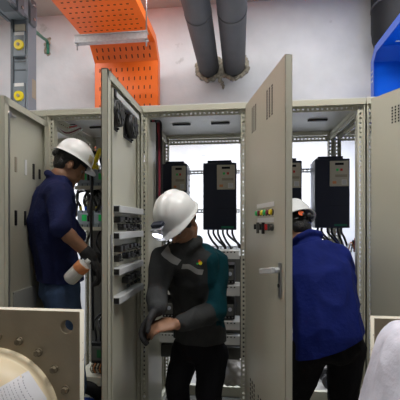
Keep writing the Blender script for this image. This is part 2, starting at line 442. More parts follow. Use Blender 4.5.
# breaker cabinet: header plate and shelves
MB().b2((0.04, 0.60, 1.865), (W1-0.04, 0.605, 1.985)).build('header_plate', M['cab_in'], cabs[1])
sh = [at(95, 186, 0.28).z, at(95, 227, 0.28).z, at(95, 376, 0.28).z]
shelf_h = [0.022, 0.022, 0.055]
for z, hh in zip(sh, shelf_h):
    MB().b2((0.042, 0.26, z-hh), (W1-0.042, 0.50, z)).build('shelf', M['cab'], cabs[1])
rail(cabs[1], 0.045, W1-0.045, 1.765, 0.615, 0.04)
MB().b2((0.015, 0.575, 0.45), (W1-0.015, 0.578, at(95, 190, 0.575).z)).build('mounting_plate', M['gasket'], cabs[1])
MB().b2((0.042, 0.016, 0.15), (0.046, 0.36, 1.94)).build('side_panel', M['cab'], cabs[2])
# middle cabinet lower equipment plates
zz = lambda py, Y=0.30: at(232, py, Y).z
for a, b, dd in ((251, 259, 0.16), (286, 296, 0.16), (322, 330, 0.16), (336, 345, 0.05)):
    m = MB(); m.use(M['cab_in']).b2((0.045, 0.30, zz(b)), (W2-0.045, 0.30+dd, zz(a)))
    m.use(M['dark'])
    for k in range(22): m.b2((0.06+k*0.022, 0.298, zz(a)-0.012), (0.068+k*0.022, 0.300, zz(a)-0.004))
    m.build('wire_duct', None, cabs[2])
MB().b2((0.012, 0.53, at(232, 358, 0.53).z), (W2-0.012, 0.533, at(232, 256, 0.53).z)).build('mounting_plate', M['gasket'], cabs[2])
MB().b2((0.045, 0.34, zz(362)), (W2-0.045, 0.37, zz(350))).build('cross_bar', M['gasket'], cabs[2])
# right-hand cabinet lower plate
m = MB(); m.use(M['cab_in']).b2((0.045, 0.40, 0.80), (W3-0.045, 0.404, 1.17))
m.b2((0.045, 0.33, 1.14), (W3-0.045, 0.40, 1.175))
m.use(M['dark'])
for k in range(16): m.b2((W3-0.10, 0.398, 0.82+k*0.019), (W3-0.085, 0.400, 0.829+k*0.019))
m.build('mounting_plate', None, cabs[3])
m = MB(); m.use(M['black']).b2((W3-0.16, 0.34, 0.84), (W3-0.075, 0.40, 1.10), 0.004)
m.use(M['white']).b2((W3-0.12, 0.337, 0.90), (W3-0.09, 0.34, 0.93)).build('terminal_strip', None, cabs[3])

# ------------------------------------------------------------------ motor drives
def make_drive(label, px0, px1, pytop, pybot, Yf=0.43):
    a = at(px0, pytop, Yf); b = at(px1, pybot, Yf); Wd = b.x-a.x; Hd = a.z-b.z; dp = 0.600-Yf
    t = thing('motor_drive', label, 'motor drive', (a.x, Yf, b.z), 0, 'motor drives in the open cabinets')
    m = MB(); m.use(M['drive']).b2((0, 0, 0), (Wd, dp*0.55, Hd), 0.006)
    m.use(M['drive_side']).b2((0.004, dp*0.55, 0.006), (Wd-0.004, dp, Hd-0.006))
    m.use(M['dark'])
    for k in range(8): m.b2((Wd-0.0045, dp*0.62, 0.04+k*0.045), (Wd-0.0035, dp*0.95, 0.055+k*0.045))
    m.build('housing', None, t)
    m = MB(); m.use(M['drive']).b2((Wd*0.12, 0.03, Hd), (Wd*0.85, dp*0.9, Hd+0.022), 0.004)
    m.build('fan_cover', None, t)
    m = MB(); m.use(M['dark']).b2((Wd*0.42, -0.001, Hd*0.32), (Wd*0.98, 0.0, Hd*0.324))
    m.use(M['greenwire']).b2((Wd*0.55, -0.001, 0.012), (Wd*0.92, 0.0, 0.026)); m.build('cover_seam', None, t)
    kx0, kx1, kz0, kz1 = Wd*0.42, Wd*0.955, Hd*0.60, Hd*0.965
    kw, kh = kx1-kx0, kz1-kz0
    m = MB(); m.use(M['keypad']).b2((kx0, -0.008, kz0), (kx1, 0.001, kz1), 0.003)
    m.use(M['cream']).b2((kx0+kw*0.28, -0.0095, kz0+kh*0.36), (kx0+kw*0.92, -0.008, kz0+kh*0.46))
    m.use(M['white']).b2((kx0+kw*0.62, -0.009, kz0+kh*0.06), (kx0+kw*0.90, -0.008, kz0+kh*0.26))
    m.use(M['ink'])
    for q in range(4): m.b2((kx0+kw*0.65, -0.0095, kz0+kh*(0.09+q*0.042)), (kx0+kw*0.87, -0.009, kz0+kh*(0.105+q*0.042)))
    m.use(M['orange_lbl']).b2((kx0+kw*0.14, -0.009, kz0+kh*0.10), (kx0+kw*0.34, -0.008, kz0+kh*0.20))
    p = m.build('control_panel', None, t)
    m = MB(); m.b2((kx0+kw*0.27, -0.011, kz0+kh*0.83), (kx0+kw*0.73, -0.008, kz0+kh*0.92), 0.001); m.build('display', M['screen'], p)
    MB().b2((kx0+kw*0.33, -0.0125, kz0+kh*0.60), (kx0+kw*0.45, -0.008, kz0+kh*0.69), 0.001).build('start_button', M['green'], p)
    MB().b2((kx0+kw*0.55, -0.0125, kz0+kh*0.60), (kx0+kw*0.67, -0.008, kz0+kh*0.69), 0.001).build('stop_button', M['red'], p)
    for k in range(6):
        x = Wd*(0.14+0.145*k); r = random.random
        y = dp*0.35+0.03*(k % 2)
        x2 = x+0.03+0.05*r(); dz = 0.085+0.02*r()
        m = MB(); m.tube(smoothpts([(x, y, 0.004), (x+0.002, y, -0.03), ((x+x2)/2, y-0.01, -dz*0.75), (x2, y+0.01, -dz-0.01), (x2+0.01, y+0.02, -dz-0.035)], 5), 0.0075, 8)
        m.build('power_cable', M['cable'], t)
    return t
make_drive('navy motor drive half hidden behind the white helmet with the lit lamp', 161, 187, 164, 231)
make_drive('navy motor drive in the middle cabinet in full view right of the lamp helmet', 203, 236.5, 163, 230)
make_drive('navy motor drive mostly hidden behind the edge of the lamp door', 270, 302, 161, 229)
make_drive('navy motor drive in the right open cabinet above the blue shirted back', 315, 350, 159, 228)

# ------------------------------------------------------------------ circuit breakers on the shelves of the left cabinet
def make_breaker(loc, label, sc_=1.0):
    t = thing('circuit_breaker', label, 'circuit breaker', loc, 0, 'circuit breakers on the cabinet shelves')
    w_, h_, d_ = 0.105, 0.108, 0.085
    m = MB(); m.use(M['breaker']).b2((0, 0.012, 0), (w_, d_, h_), 0.004); m.b2((0.006, 0, 0.018), (w_-0.006, 0.012, h_-0.018), 0.003)
    m.use(M['dark'])
    for k in (1, 2): m.b2((w_*k/3-0.002, 0.011, h_-0.017), (w_*k/3+0.002, 0.012, h_))
    for k in (1, 2): m.b2((w_*k/3-0.002, 0.011, 0), (w_*k/3+0.002, 0.012, 0.017))
    m.build('case', None, t)
    MB().b2((0.038, -0.002, 0.040), (0.070, 0.0, 0.080)).build('green_plate', M['green'], t)
    MB().b2((0.077, -0.008, 0.035), (0.090, 0.0, 0.075), 0.002).build('toggle', M['black'], t)
    for k, mm in enumerate(('yellow', 'bluetape', 'red')):
        x = w_*(k+0.5)/3
        m = MB(); m.use(M[mm]).cyl((x, 0.03, h_), (x, 0.022, h_+0.03), 0.009, seg=10)
        m.use(M['cable']); m.tube(smoothpts([(x, 0.022, h_+0.028), (x+0.012*(k-1), 0.0, h_+0.07), (x+0.03*(k-1), 0.05, h_+0.12), (x+0.02*(k-1), 0.17, h_+0.15)], 5), 0.0085, 8)
        m.build('phase_cable', None, t)
    return t
names = ['upper shelf', 'middle shelf']
for si in (0, 1):
    for k in range(4):
        x = BX[2]-0.002-0.048-0.113*(k+1)
        o = make_breaker((x, 0.27, sh[si]), 'grey circuit breaker with green plate on the %s, %s from the open relay door' % (names[si], ['first', 'second', 'third', 'fourth'][k]))
m_ = BX[2]
for k in range(3):
    t = thing('contactor', 'black contactor above the lowest shelf, %s from the open relay door' % ['first', 'second', 'third'][k], 'contactor',
              (BX[2]-0.165-k*0.125, 0.30, sh[2]+0.012), 0, 'contactors on the lowest shelf')
    m = MB(); m.use(M['black']).b2((0, 0, 0.06), (0.11, 0.12, 0.20), 0.005); m.use(M['gasket']).b2((0.01, -0.012, 0.085), (0.10, 0, 0.175), 0.003)
    m.use(M['black']).b2((0.0, 0.02, -0.012), (0.11, 0.1, 0.06)); m.build('case', None, t)
    MB().b2((0.045, -0.014, 0.105), (0.085, -0.012, 0.155)).build('green_plate', mat('dark_green_plate', (0.01, 0.11, 0.03)) if k == 0 else bpy.data.materials['dark_green_plate'], t)
    for q in range(5):
        x = 0.014+q*0.02
        m = MB(); m.use(M['copper'] if q % 2 else M['cream']).tube(smoothpts([(x, -0.004, 0.065), (x-0.008, -0.02, 0.035), (x+0.006, -0.02, 0.008)], 4), 0.006, 6)
        m.build('lead', None, t)
    for q in range(3):
        x = 0.022+q*0.033
        MB().tube(smoothpts([(x, 0.03, 0.20), (x+0.01, 0.0, 0.26), (x-0.02, 0.05, 0.33), (x, 0.18, 0.36)], 5), 0.008, 8).build('power_cable', M['cable'], t)
# one thick vertical cable between the breakers
tag(MB().tube(smoothpts([at(91, 150, 0.235), at(92, 185, 0.235), at(91, 215, 0.235), at(92, 262, 0.235), at(93, 330, 0.25)], 6), 0.009, 10).build('power_cable', M['cable']),
    'thick black cable running down in front of the breaker shelves', 'cable')
tag(MB().tube(smoothpts([at(100, 150, 0.30), at(96, 160, 0.22), at(93, 163, 0.22), at(95, 168, 0.24)], 6), 0.016, 10).build('cable_lug', M['yellow']),
    'yellow sleeved cable end above the upper breaker shelf', 'cable')
random.seed(21)
for q in range(9):
    x = 78+q*3.2; y0 = random.choice((189, 191, 230, 232, 300, 318)); y1 = y0+random.uniform(14, 40)
    tag(MB().tube(smoothpts([at(x, y0, 0.34), at(x+random.uniform(-6, 6), (y0+y1)/2, 0.26), at(x+random.uniform(-5, 5), y1, 0.36)], 6), random.uniform(0.006, 0.010), 8).build('control_cable', M['cable']),
        'black control cable among the wiring between the breaker shelves', 'cable', 'black cables between the breaker shelves')
# black hose end and bag of leads under the lowest shelf
m = MB(); a = at(95, 389, 0.30); m.use(M['rubber']).tube(smoothpts([a+V((-0.16, 0.06, -0.02)), a+V((-0.09, 0.0, 0.03)), a+V((0, -0.02, 0.015)), a+V((0.05, 0.02, -0.05))], 6), 0.05, 14)
m.use(M['bluetape']).tube(smoothpts([a+V((-0.08, -0.01, -0.075)), a+V((-0.02, -0.02, -0.07)), a+V((0.04, 0.02, -0.10))], 4), 0.02, 10)
tag(m.build('flexible_hose'), 'thick shiny black hose under the lowest shelf, beside the beige flange', 'hose')

# ------------------------------------------------------------------ contactors in the middle cabinet
def make_contactor(x, z, label, w_=0.075, h_=0.12):
    t = thing('contactor', label, 'contactor', (x, 0.33, z), 0, 'contactors in the middle cabinet')
    m = MB(); m.use(M['black']).b2((0, 0, 0), (w_, 0.17, h_), 0.004); m.use(M['gasket']).b2((0.008, -0.015, 0.025), (w_-0.008, 0, h_-0.025), 0.003)
    m.build('case', None, t)
    MB().cyl((w_*0.6, -0.022, h_*0.55), (w_*0.6, -0.015, h_*0.55), 0.012).build('knob', M['drive_side'], t)
    for q in range(3):
        MB().cyl((0.016+q*0.022, 0.0, 0.012), (0.016+q*0.022, -0.006, 0.012), 0.005, seg=8).build('terminal', M['steel'], t)
    return t
for ri, (pb, rowname) in enumerate(((285, 'upper row'), (321, 'lower row'))):
    for k in range(5):
        make_contactor(BX[2]+0.06+k*0.098, zz(pb)+0.002, 'black contactor in the %s of the middle cabinet, %s from the left post' % (rowname, ['first', 'second', 'third', 'fourth', 'fifth'][k]))

# red and black wire bundle down the left side of the middle cabinet
m = MB()
for q, (mm, dx) in enumerate((('cable', 0.0), ('maroon', 0.012), ('cable', 0.024), ('red', 0.006))):
    m.use(M[mm]).tube(smoothpts([at(151, 121, 0.06)+V((dx, 0, 0)), at(156, 122, 0.10)+V((dx, 0.01, 0)), at(157, 135, 0.12)+V((dx, 0, 0)), at(157, 180, 0.12)+V((dx, 0.01*q, 0)), at(157, 240, 0.14)+V((dx, 0, 0))], 6), 0.007 if q != 3 else 0.0035, 7)
tag(m.build('wire_bundle'), 'black and dark red wire bundle down the left post of the middle cabinet', 'wires')
m = MB()
for q in range(5):
    a = at(46+q*2, 119+q*1.2, 0.12); m.use(M[['cable', 'red', 'white', 'maroon', 'white'][q]]).tube(smoothpts([a, a+V((0.06, 0.06, -0.02-0.01*q)), a+V((0.13, 0.12, -0.005))], 5), 0.004, 6)
tag(m.build('wire_bundle'), 'loose red and white wires at the top of the breaker cabinet', 'wires')
m = MB()
for q in range(4):
    m.use(M[['white', 'orange_lbl', 'cable', 'maroon'][q]]).tube(smoothpts([at(345+q*3, 252, 0.33), at(349+q*2, 244-2*q, 0.30), at(354, 249, 0.33)], 6), 0.004, 6)
tag(m.build('wire_bundle'), 'loose thin wires beside the blue shirted back at the right post', 'wires')

# plastic bag at the bottom of the middle cabinet, seen right of the trousers
m = MB(); c = at(234, 374, 0.52)
for k in range(9): m.ell(c+V((random.uniform(-0.05, 0.05), random.uniform(-0.03, 0.03), random.uniform(-0.06, 0.06))), (0.06, 0.05, 0.06))
o = tag(m.build('plastic_bag', M['bag']), 'cloudy crumpled plastic bag at the bottom of the middle cabinet', 'bag')
def remesh(o, vox, smooth_it=4, crumple=0):
    md = o.modifiers.new('r', 'REMESH'); md.mode = 'VOXEL'; md.voxel_size = vox; md.use_smooth_shade = True
    s_ = o.modifiers.new('s', 'SMOOTH'); s_.iterations = smooth_it; s_.factor = 0.5
    dg = bpy.context.evaluated_depsgraph_get(); dg.update()
    me = bpy.data.meshes.new_from_object(o.evaluated_get(dg))
    old = o.data; mats = [x for x in old.materials]
    o.modifiers.clear(); o.data = me; bpy.data.meshes.remove(old)
    me.materials.clear()
    for x in mats: me.materials.append(x)
    for p in me.polygons: p.use_smooth = True; p.material_index = 0
    return o
remesh(o, 0.009, 2)
BAG = o

# things on the floor behind the right cabinet
m = MB(); a = at(327, 384, 1.12); a.z = 0
for s in (-1, 1):
    m.use(M['black']).cyl(a+V((0, 0.06*s-0.015, 0.055)), a+V((0, 0.06*s+0.015, 0.055)), 0.055)
m.use(M['steel']).cyl(a+V((0, -0.05, 0.055)), a+V((0, 0.05, 0.055)), 0.018)
tag(m.build('cable_reel'), 'small black reel on the bright floor seen between the black trouser legs', 'reel')
m = MB(); pts = []
for k in range(22):
    an = k/21*PI*1.35; pts.append(at(310, 384, 1.0)+V((0.06*math.sin(an), 0.02, 0.06*math.cos(an))))
b_ = min(p.z for p in pts)
for p in pts: p.z += 0.006-b_
tag(m.tube(pts, 0.005, 6).build('green_cable', M['greenwire']), 'thin green cable loop on the floor behind the right cabinet', 'cable')

# ------------------------------------------------------------------ overhead: pipes
for cx, cy, rr, lab in ((209, 68, 0.100, 'dark grey insulated pipe into the wall, left of the pair'), (234, 66, 0.108, 'dark grey insulated pipe into the wall, right of the pair')):
    e = at(cx, cy, YW); s0 = V((e.x, -2.2, e.z))
    t = thing('insulated_pipe', lab, 'pipe', e, 0, 'pair of insulated pipes through the wall')
    MB().cyl((0, 0.05, 0), (0, -3.6, 0), rr, seg=32).build('pipe_run', M['pipe'], t)
    MB().cyl((0, -0.9, 0), (0, -0.93, 0), rr+0.002, seg=32).build('seam_band', M['pipe'], t)
    m = MB()                                             # broken mortar around the sleeve
    for k in range(26):
        an = k*2*PI/26; rj = rr+0.010+random.uniform(-0.008, 0.016)
        m.ell((rj*math.cos(an), -0.005, rj*math.sin(an)), (0.032, 0.016+random.random()*0.012, 0.030), sub=1)
    if cx > 220:
        for k in range(5): m.ell((-0.125+random.uniform(-0.02, 0.02), -0.003, -0.07-0.032*k), (0.028-0.003*k, 0.012, 0.03), sub=1)
    m.build('mortar_collar', M['mortar'], t)

# orange cable tray
XL, XR = at(95, 100, 1.35).x, at(158, 100, 1.35).x
zb = at(125, 62, 1.35).z; zt = zb+0.115; Yb = 1.35; Yt = Yb-0.115
def slots(m, fn, u0, u1, v0, v1, du, dv, sw, sl, smat, along_v=True):
    m.use(smat); nu = int((u1-u0)/du); nv = int((v1-v0)/dv)
    for j in range(nv):
        for i in range(nu):
            u = u0+(i+0.5+0.25*((j % 2)-0.5))*du; v = v0+(j+0.5)*dv
            fn(u, v, sw, sl)
t = thing('cable_tray', 'orange slotted cable tray dropping behind the cabinets', 'cable tray', ((XL+XR)/2, Yb, 0))
HW = (XR-XL)/2
m = MB(); m.use(M['orange']).b2((-HW, 0, 2.06), (HW, 0.004, zb));
slots(m, lambda u, v, a, b: m.b2((u-a/2, -0.0015, v-b/2), (u+a/2, 0, v+b/2)), -HW+0.03, HW-0.03, 2.08, zb-0.01, 0.055, 0.088, 0.010, 0.034, M['orange_slot'])
m.use(M['orange']).b2((-HW, -0.001, zb-0.30), (HW, -0.0, zb-0.296))
m.build('tray_drop', None, t)
m = MB(); m.use(M['orange']).prism([(0, zb), (-0.115, zt), (-0.112, zt+0.003), (0.003, zb+0.003)], 'x', -HW, HW)
R45 = Matrix.Rotation(math.radians(45), 3, 'X')
m.use(M['orange_slot'])
for j in range(2):
    for i in range(10):
        f_ = 0.3+0.42*j
        m.box((-HW+0.04+(i+0.25*j)*0.057, -0.115*f_-0.0012, zb+0.115*f_-0.0012), (0.011, 0.001, 0.034), R45)
m.build('tray_bend', None, t)
m = MB(); y0, y1 = -0.115, -2.3
m.use(M['orange']).b2((-HW, y1, zt), (HW, y0, zt+0.004))
slots(m, lambda u, v, a, b: m.b2((u-b/2, v-a/2, zt-0.0015), (u+b/2, v+a/2, zt)), -HW+0.03, HW-0.03, y1, y0, 0.050, 0.066, 0.010, 0.019, M['orange_slot'])
m.build('tray_run', None, t)
for s in (-1, 1):                                          # side rails follow the bend
    m = MB(); x = HW*s; hgt = 0.075
    m.use(M['orange']).prism([(0, 2.06), (0, zb), (-0.115, zt), (y1, zt), (y1, zt+hgt), (-0.09, zt+hgt), (hgt, zb+0.02), (hgt, 2.06)], 'x', x-0.002, x+0.002)
    m.build('side_rail', None, t)
# blue cable tray
XL2 = at(371, 80, 1.15).x; XR2 = at(402, 80, 1.15).x-0.01
Yq = 1.15; z1 = at(380, 62, Yq).z; dzb = 0.10
t = thing('cable_tray', 'bright blue cable tray bending down behind the right cabinets', 'cable tray', (XL2, Yq, 0))
Wq = 0.24; rh = 0.06
# floor of the tray: vertical drop, knee, then a run rising towards the camera
prof = [(0, 0.9), (0, z1), (-0.09, z1+0.09), (-2.2, z1+0.09)]
m = MB(); m.use(M['blue'])
m.b2((0, 0, 0.9), (Wq, 0.004, z1)); m.b2((0, -0.001, z1-0.17), (Wq, 0, z1-0.166))
m.build('tray_drop', None, t)
MB().prism([(0, z1), (-0.09, z1+0.09), (-0.087, z1+0.094), (0.004, z1)], 'x', 0, Wq).build('tray_bend', M['blue'], t)
MB().b2((0, -2.2, z1+0.09), (Wq, -0.09, z1+0.094)).build('tray_run', M['blue'], t)
for x in (0, Wq):
    m = MB(); m.use(M['navyblue_rail']).prism([(-rh, 0.9), (-rh, z1-0.03), (-0.09-0.03, z1+0.03), (-2.2, z1+0.03), (-2.2, z1+0.09), (-0.09, z1+0.09), (0, z1), (0, 0.9)], 'x', x-0.002, x+0.002)
    m.use(M['steel'])
    for zq in (z1-0.10, z1-0.14, z1-0.18): m.b2((x-0.004, -rh+0.012, zq), (x+0.004, -0.012, zq+0.014))
    m.build('side_rail', None, t)
MB().b2((0.13, -0.165, z1+0.088), (0.21, -0.145, z1+0.09)).build('sticker', M['white'], t)

# black insulated elbow at the top right
e = at(397, 10, 1.3)
m = MB(); r_ = at(397, 10, 1.3).x-at(371, 10, 1.3).x
pts = [V((e.x, 1.27, CEIL-0.012)), V((e.x, 1.27, 3.20)), V((e.x, 1.27, 3.03))]
for k in range(1, 9):
    an = k/8*PI/2; pts.append(V((e.x+0.16*(1-math.cos(an)), 1.27, 3.03-0.16*math.sin(an))))
pts.append(pts[-1]+V((0.9, 0, 0)))
t = thing('insulated_duct', 'thick black insulated duct elbow above the blue tray', 'duct', (0, 0, 0))
m.tube(pts, r_, 32).build('duct_elbow', M['rubber'], t)
MB().cyl((e.x, 1.27, at(385, 9, 1.3).z-0.01), (e.x, 1.27, at(385, 9, 1.3).z+0.012), r_+0.004, seg=32).build('seam_band', M['pipe'], t)

# strut hanger under the orange tray
Yh = 0.72; a = at(76, 41, Yh); b = at(148, 35, Yh)
t = thing('strut_hanger', 'galvanised strut channel on threaded rods under the orange tray', 'hanger', ((a.x+b.x)/2, Yh, (a.z+b.z)/2))
hl = (b.x-a.x)/2
m = MB(); m.use(M['galv']).b2((-hl, -0.022, -0.030), (hl, -0.019, 0.028)); m.b2((-hl, -0.022, 0.025), (hl, 0.03, 0.028)); m.b2((-hl, -0.022, -0.030), (hl, 0.03, -0.027))
m.b2((-hl, -0.028, 0.021), (hl, -0.019, 0.029)); m.b2((-hl, -0.028, -0.032), (hl, -0.019, -0.024))
m.build('channel', None, t)
zs_ = (a.z+b.z)/2
for x, ztop in ((-hl+0.012, 0.02), (hl-0.012, CEIL-zs_)):
    m = MB(); m.use(M['steel']).cyl((x, -0.002, -0.08), (x, -0.002, ztop), 0.006, seg=8)
    m.use(M['galv']).cyl((x, -0.002, -0.046), (x, -0.002, -0.034), 0.013, seg=6, smooth=False)
    m.build('threaded_rod', None, t)

# grey busway with yellow plugs, up-left
Ybus = 0.28
x0 = at(12.5, 60, Ybus).x; x1 = at(28.5, 60, Ybus).x; BWd = x1-x0; zj = at(20, 21, Ybus).z
t = thing('busway', 'grey busway with yellow round plugs rising from the left cabinet', 'busway', (x0, Ybus, H+0.006))
zt_ = zj-H
m = MB(); m.use(M['bus']).b2((0, 0, 0), (BWd, 0.09, zt_)); m.use(M['bus_d']).b2((-0.006, -0.012, 0), (0.012, 0.03, zt_)); m.use(M['bus']).b2((BWd-0.010, -0.014, 0), (BWd+0.006, 0.03, zt_))
m.use(M['bus_d'])
for q in (0.30, 0.52, 0.60, 0.84): m.b2((0.012, -0.003, zt_*q), (BWd-0.012, 0, zt_*q+0.008))
m.use(M['cream']).b2((BWd, 0.035, zt_*0.28), (BWd+0.004, 0.08, zt_*0.46))
m.build('riser', None, t)
def cover(z, h):
    c = MB().b2((0.018, -0.022, z), (BWd-0.014, 0, z+h), 0.006).build('plug_in_cover', M['bus'], t)
    m = MB(); m.use(M['yellow']).cyl((BWd*0.55, -0.022, z+h*0.45), (BWd*0.55, -0.034, z+h*0.45), 0.034, 0.031, seg=24)
    m.use(M['cream']).cyl((BWd*0.55, -0.034, z+h*0.45), (BWd*0.55, -0.040, z+h*0.45), 0.010)
    m.build('yellow_plug', None, c)
    MB().b2((BWd*0.26, -0.024, z+h*0.84), (BWd*0.84, -0.022, z+h*0.97)).build('label', M['white'], c)
zc1 = at(19, 97, Ybus-0.02).z-H; zc2 = at(19, 46, Ybus-0.02).z-H
cover(zc1-0.075, 0.165); cover(zc2-0.075, 0.165)
MB().b2((0.02, -0.006, zt_-0.075), (BWd-0.02, 0, zt_-0.03)).build('rating_label', M['keypad'], t)
m = MB(); m.use(M['bus']).b2((-0.03, -2.2, zt_+0.002), (BWd+0.005, 0.09, zt_+0.13)); m.use(M['bus_d'])
m.b2((-0.035, -2.2, zt_-0.006), (-0.015, 0.0, zt_+0.01)); m.b2((BWd-0.01, -2.2, zt_-0.006), (BWd+0.01, 0.0, zt_+0.01))
for k in range(3): m.b2((0.01, -0.25-k*0.3, zt_-0.004), (BWd-0.02, -0.10-k*0.3, zt_+0.002))
m.build('run', None, t)
for k in range(4):
    m = MB(); yk = 0.02-k*0.13; m.use(M['bus_d']).b2((BWd+0.004, yk-0.03, zt_-0.03), (BWd+0.022, yk+0.03, zt_+0.14))
    m.use(M['steel'])
    for q in (0, 0.09): m.cyl((BWd+0.02, yk, zt_+0.01+q), (BWd+0.034, yk, zt_+0.01+q), 0.010, seg=6, smooth=False)
    m.build('joint_bracket', None, t)
y_ = -0.42; m = MB(); m.use(M['yellow']).cyl((BWd*0.4, y_, zt_+0.002), (BWd*0.4, y_, zt_-0.012), 0.034, seg=24); m.use(M['cream']).cyl((BWd*0.4, y_, zt_-0.012), (BWd*0.4, y_, zt_-0.018), 0.01)
m.build('yellow_plug', None, t)
# hole in the wall and the green cable
c = at(47.5, 47, YW)
m = MB(); m.use(M['mortar'])
for k in range(40):
    m.ell(c+V((random.uniform(-0.028, 0.028), 0.0, random.uniform(-0.085, 0.085))), (0.016, 0.010, 0.02), sub=1)
m.use(M['dark']).ell(c+V((0.004, -0.006, 0.02)), (0.018, 0.008, 0.05))
o = tag(m.build('wall_hole'), 'rough chiselled hole in the plaster wall where the green cable enters', 'hole')
m = MB(); m.tube(smoothpts([at(33, 30, 0.44), at(37, 33, 0.7), at(43, 38, 1.25), at(47, 41, 1.50), at(48, 48, 1.535), at(48, 54, 1.538)], 6), 0.014, 10)
tag(m.build('earth_cable', M['greenwire']), 'green cable running from the busway to the wall hole', 'cable')

# ------------------------------------------------------------------ flanged machines in the foreground
def plate_curve(name, outer, holes, thick, m, parent, loc):
    cu = bpy.data.curves.new(name, 'CURVE'); cu.dimensions = '2D'; cu.fill_mode = 'BOTH'; cu.extrude = thick/2; cu.bevel_depth = 0.002
    def sp(pts):
        s_ = cu.splines.new('POLY'); s_.points.add(len(pts)-1); s_.use_cyclic_u = True
        for q, p in zip(s_.points, pts): q.co = (p[0], p[1], 0, 1)
    sp(outer)
    for (hx, hy, hr) in holes: sp([(hx+hr*math.cos(2*PI*k/32), hy+hr*math.sin(2*PI*k/32)) for k in range(32)])
    tmp = bpy.data.objects.new('tmp', cu); C.objects.link(tmp)
    dg = bpy.context.evaluated_depsgraph_get(); dg.update()
    me = bpy.data.meshes.new_from_object(tmp.evaluated_get(dg)); bpy.data.objects.remove(tmp)
    me.materials.clear(); me.materials.append(m); me.materials.append(M['edge_lit'])
    o = bpy.data.objects.new(name, me); C.objects.link(o); o.parent = parent; o.location = loc; o.rotation_euler = (PI/2, 0, 0)
    for p in me.polygons:
        p.material_index = 1 if abs(p.normal.z) < 0.5 and max(abs(v) for v in p.center[:2]) > 0.2 and not any((p.center.x-h[0])**2+(p.center.y-h[1])**2 < (h[2]*1.3)**2 for h in holes) else 0
    return o
def flange_machine(label, cx_px, cy_px, Yp, r_bolt, hw_l, hw_r, top, holepx, dome_r, label_paper, deep=1.0):
    c = at(cx_px, cy_px, Yp)
    t = thing('flanged_machine', label, 'machine', (c.x, Yp, 0), 0, 'beige flanged machines in the foreground')
    zc = c.z
    holes = []
    for hp in holepx:
        q = at(hp[0], hp[1], Yp)-c; holes.append((q.x, q.z, hp[2]))
    outer = [(-hw_l, -top), (hw_r, -top), (hw_r, top), (-hw_l, top)]
    plate_curve('flange_plate', outer, holes, 0.030, M['beige'], t, (0, 0.015, zc))
    nb = 22
    for k in range(nb):
        an = 2*PI*(k+0.35)/nb; bx, bz = r_bolt*math.cos(an), r_bolt*math.sin(an)
        m = MB(); m.cyl((bx, -0.002, zc+bz), (bx, -0.006, zc+bz), 0.014, seg=16); m.cyl((bx, -0.006, zc+bz), (bx, -0.018, zc+bz), 0.0115, 0.0105, seg=6, smooth=False)
        m.build('bolt', M['bolt'], t)
    # cover: rim ring, then shallow dome
    m = MB(); n = 64
    prof = [(dome_r*1.09, -0.002), (dome_r*1.09, -0.012), (dome_r*1.05, -0.018), (dome_r*1.0, -0.018), (dome_r*0.995, -0.03), (dome_r*0.97, -0.055), (dome_r*0.90, -0.085), (dome_r*0.75, -0.115), (dome_r*0.5, -0.14), (dome_r*0.25, -0.152)]
    prof = [(a, b*deep) for a, b in prof]
    rings = [[m.bm.verts.new((rr*math.cos(2*PI*k/n), yy, zc+rr*math.sin(2*PI*k/n))) for k in range(n)] for rr, yy in prof]
    fs = []
    for a in range(len(rings)-1):
        for k in range(n): fs.append(m.bm.faces.new((rings[a][k], rings[a][(k+1) % n], rings[a+1][(k+1) % n], rings[a+1][k])))
    fs.append(m.bm.faces.new(rings[-1])); m.use(M['dome']); m._f(fs, True)
    m.use(M['beige'])
    m.build('dome_cover', None, t)
    # shell behind the flange and its base
    hmin = min(hw_l, hw_r)
    MB().b2((-hmin*0.55, 0.03, 0.16), (hmin*0.45, 0.10, zc-0.1)).build('pedestal', M['beige'], t)
    MB().b2((-hmin*0.8, -0.10, 0), (hmin*0.8, 0.14, 0.16), 0.01).build('base', M['beige'], t)
    MB().cyl((0, 0.03, zc), (0, 0.12, zc), dome_r*0.8, seg=40).build('shell', M['beige'], t)
    if label_paper:
        A = label_paper
        P = [at(p[0], p[1], Yp-p[2]) for p in A]
        P = [p-V((c.x, Yp, 0)) for p in P]
        m = MB(); m.use(M['paper'])
        N = 8
        def q(u, v):
            a = P[0].lerp(P[1], u); b = P[3].lerp(P[2], u); p = a.lerp(b, v)
            return p
        def surf(u, v, off):
            p = q(u, v); rr = math.hypot(p.x, p.z-zc); yy = prof[4][1]
            for (r1, y1), (r2, y2) in zip(prof[3:], prof[4:]):
                if r2 <= rr <= r1 and r1 > r2: yy = y1+(y2-y1)*(r1-rr)/(r1-r2)
            if rr < prof[-1][0]: yy = prof[-1][1]
            return V((p.x, yy-off, p.z))
        G = [[m.bm.verts.new(surf(i/N, j/N, 0.007)) for j in range(N+1)] for i in range(N+1)]
        m._f([m.bm.faces.new((G[i][j], G[i+1][j], G[i+1][j+1], G[i][j+1])) for i in range(N) for j in range(N)], True)
        m.use(M['ink'])
        for r in range(15):
            v0 = 0.06+r*0.06
            uu = 0.06
            while uu < 0.9:
                ln = random.uniform(0.02, 0.06)
                if uu+ln > 0.94: break
                vs = [m.bm.verts.new(surf(a, b, 0.0078)) for a, b in ((uu, v0), (uu+ln, v0), (uu+ln, v0+0.012), (uu, v0+0.012))]
                m._f([m.bm.faces.new(vs)]); uu += ln+random.uniform(0.015, 0.05)
        m.build('paper_label', None, t); 
    return t
Yf1 = -0.80
s1 = (at(79.5, 300, Yf1)-at(-4, 300, Yf1)).x
flange_machine('beige flanged machine with bolted dome and paper label, bottom left', -4, 415, Yf1, 0.271, s1, s1, (at(0, 308.5, Yf1)-at(0, 414, Yf1)).z,
               [(67, 326.5, 0.024)], 0.213, [(22, 375, 0.07), (45, 401, 0.05), (10, 432, 0.09), (-16, 395, 0.11)])
Yf2 = -0.71
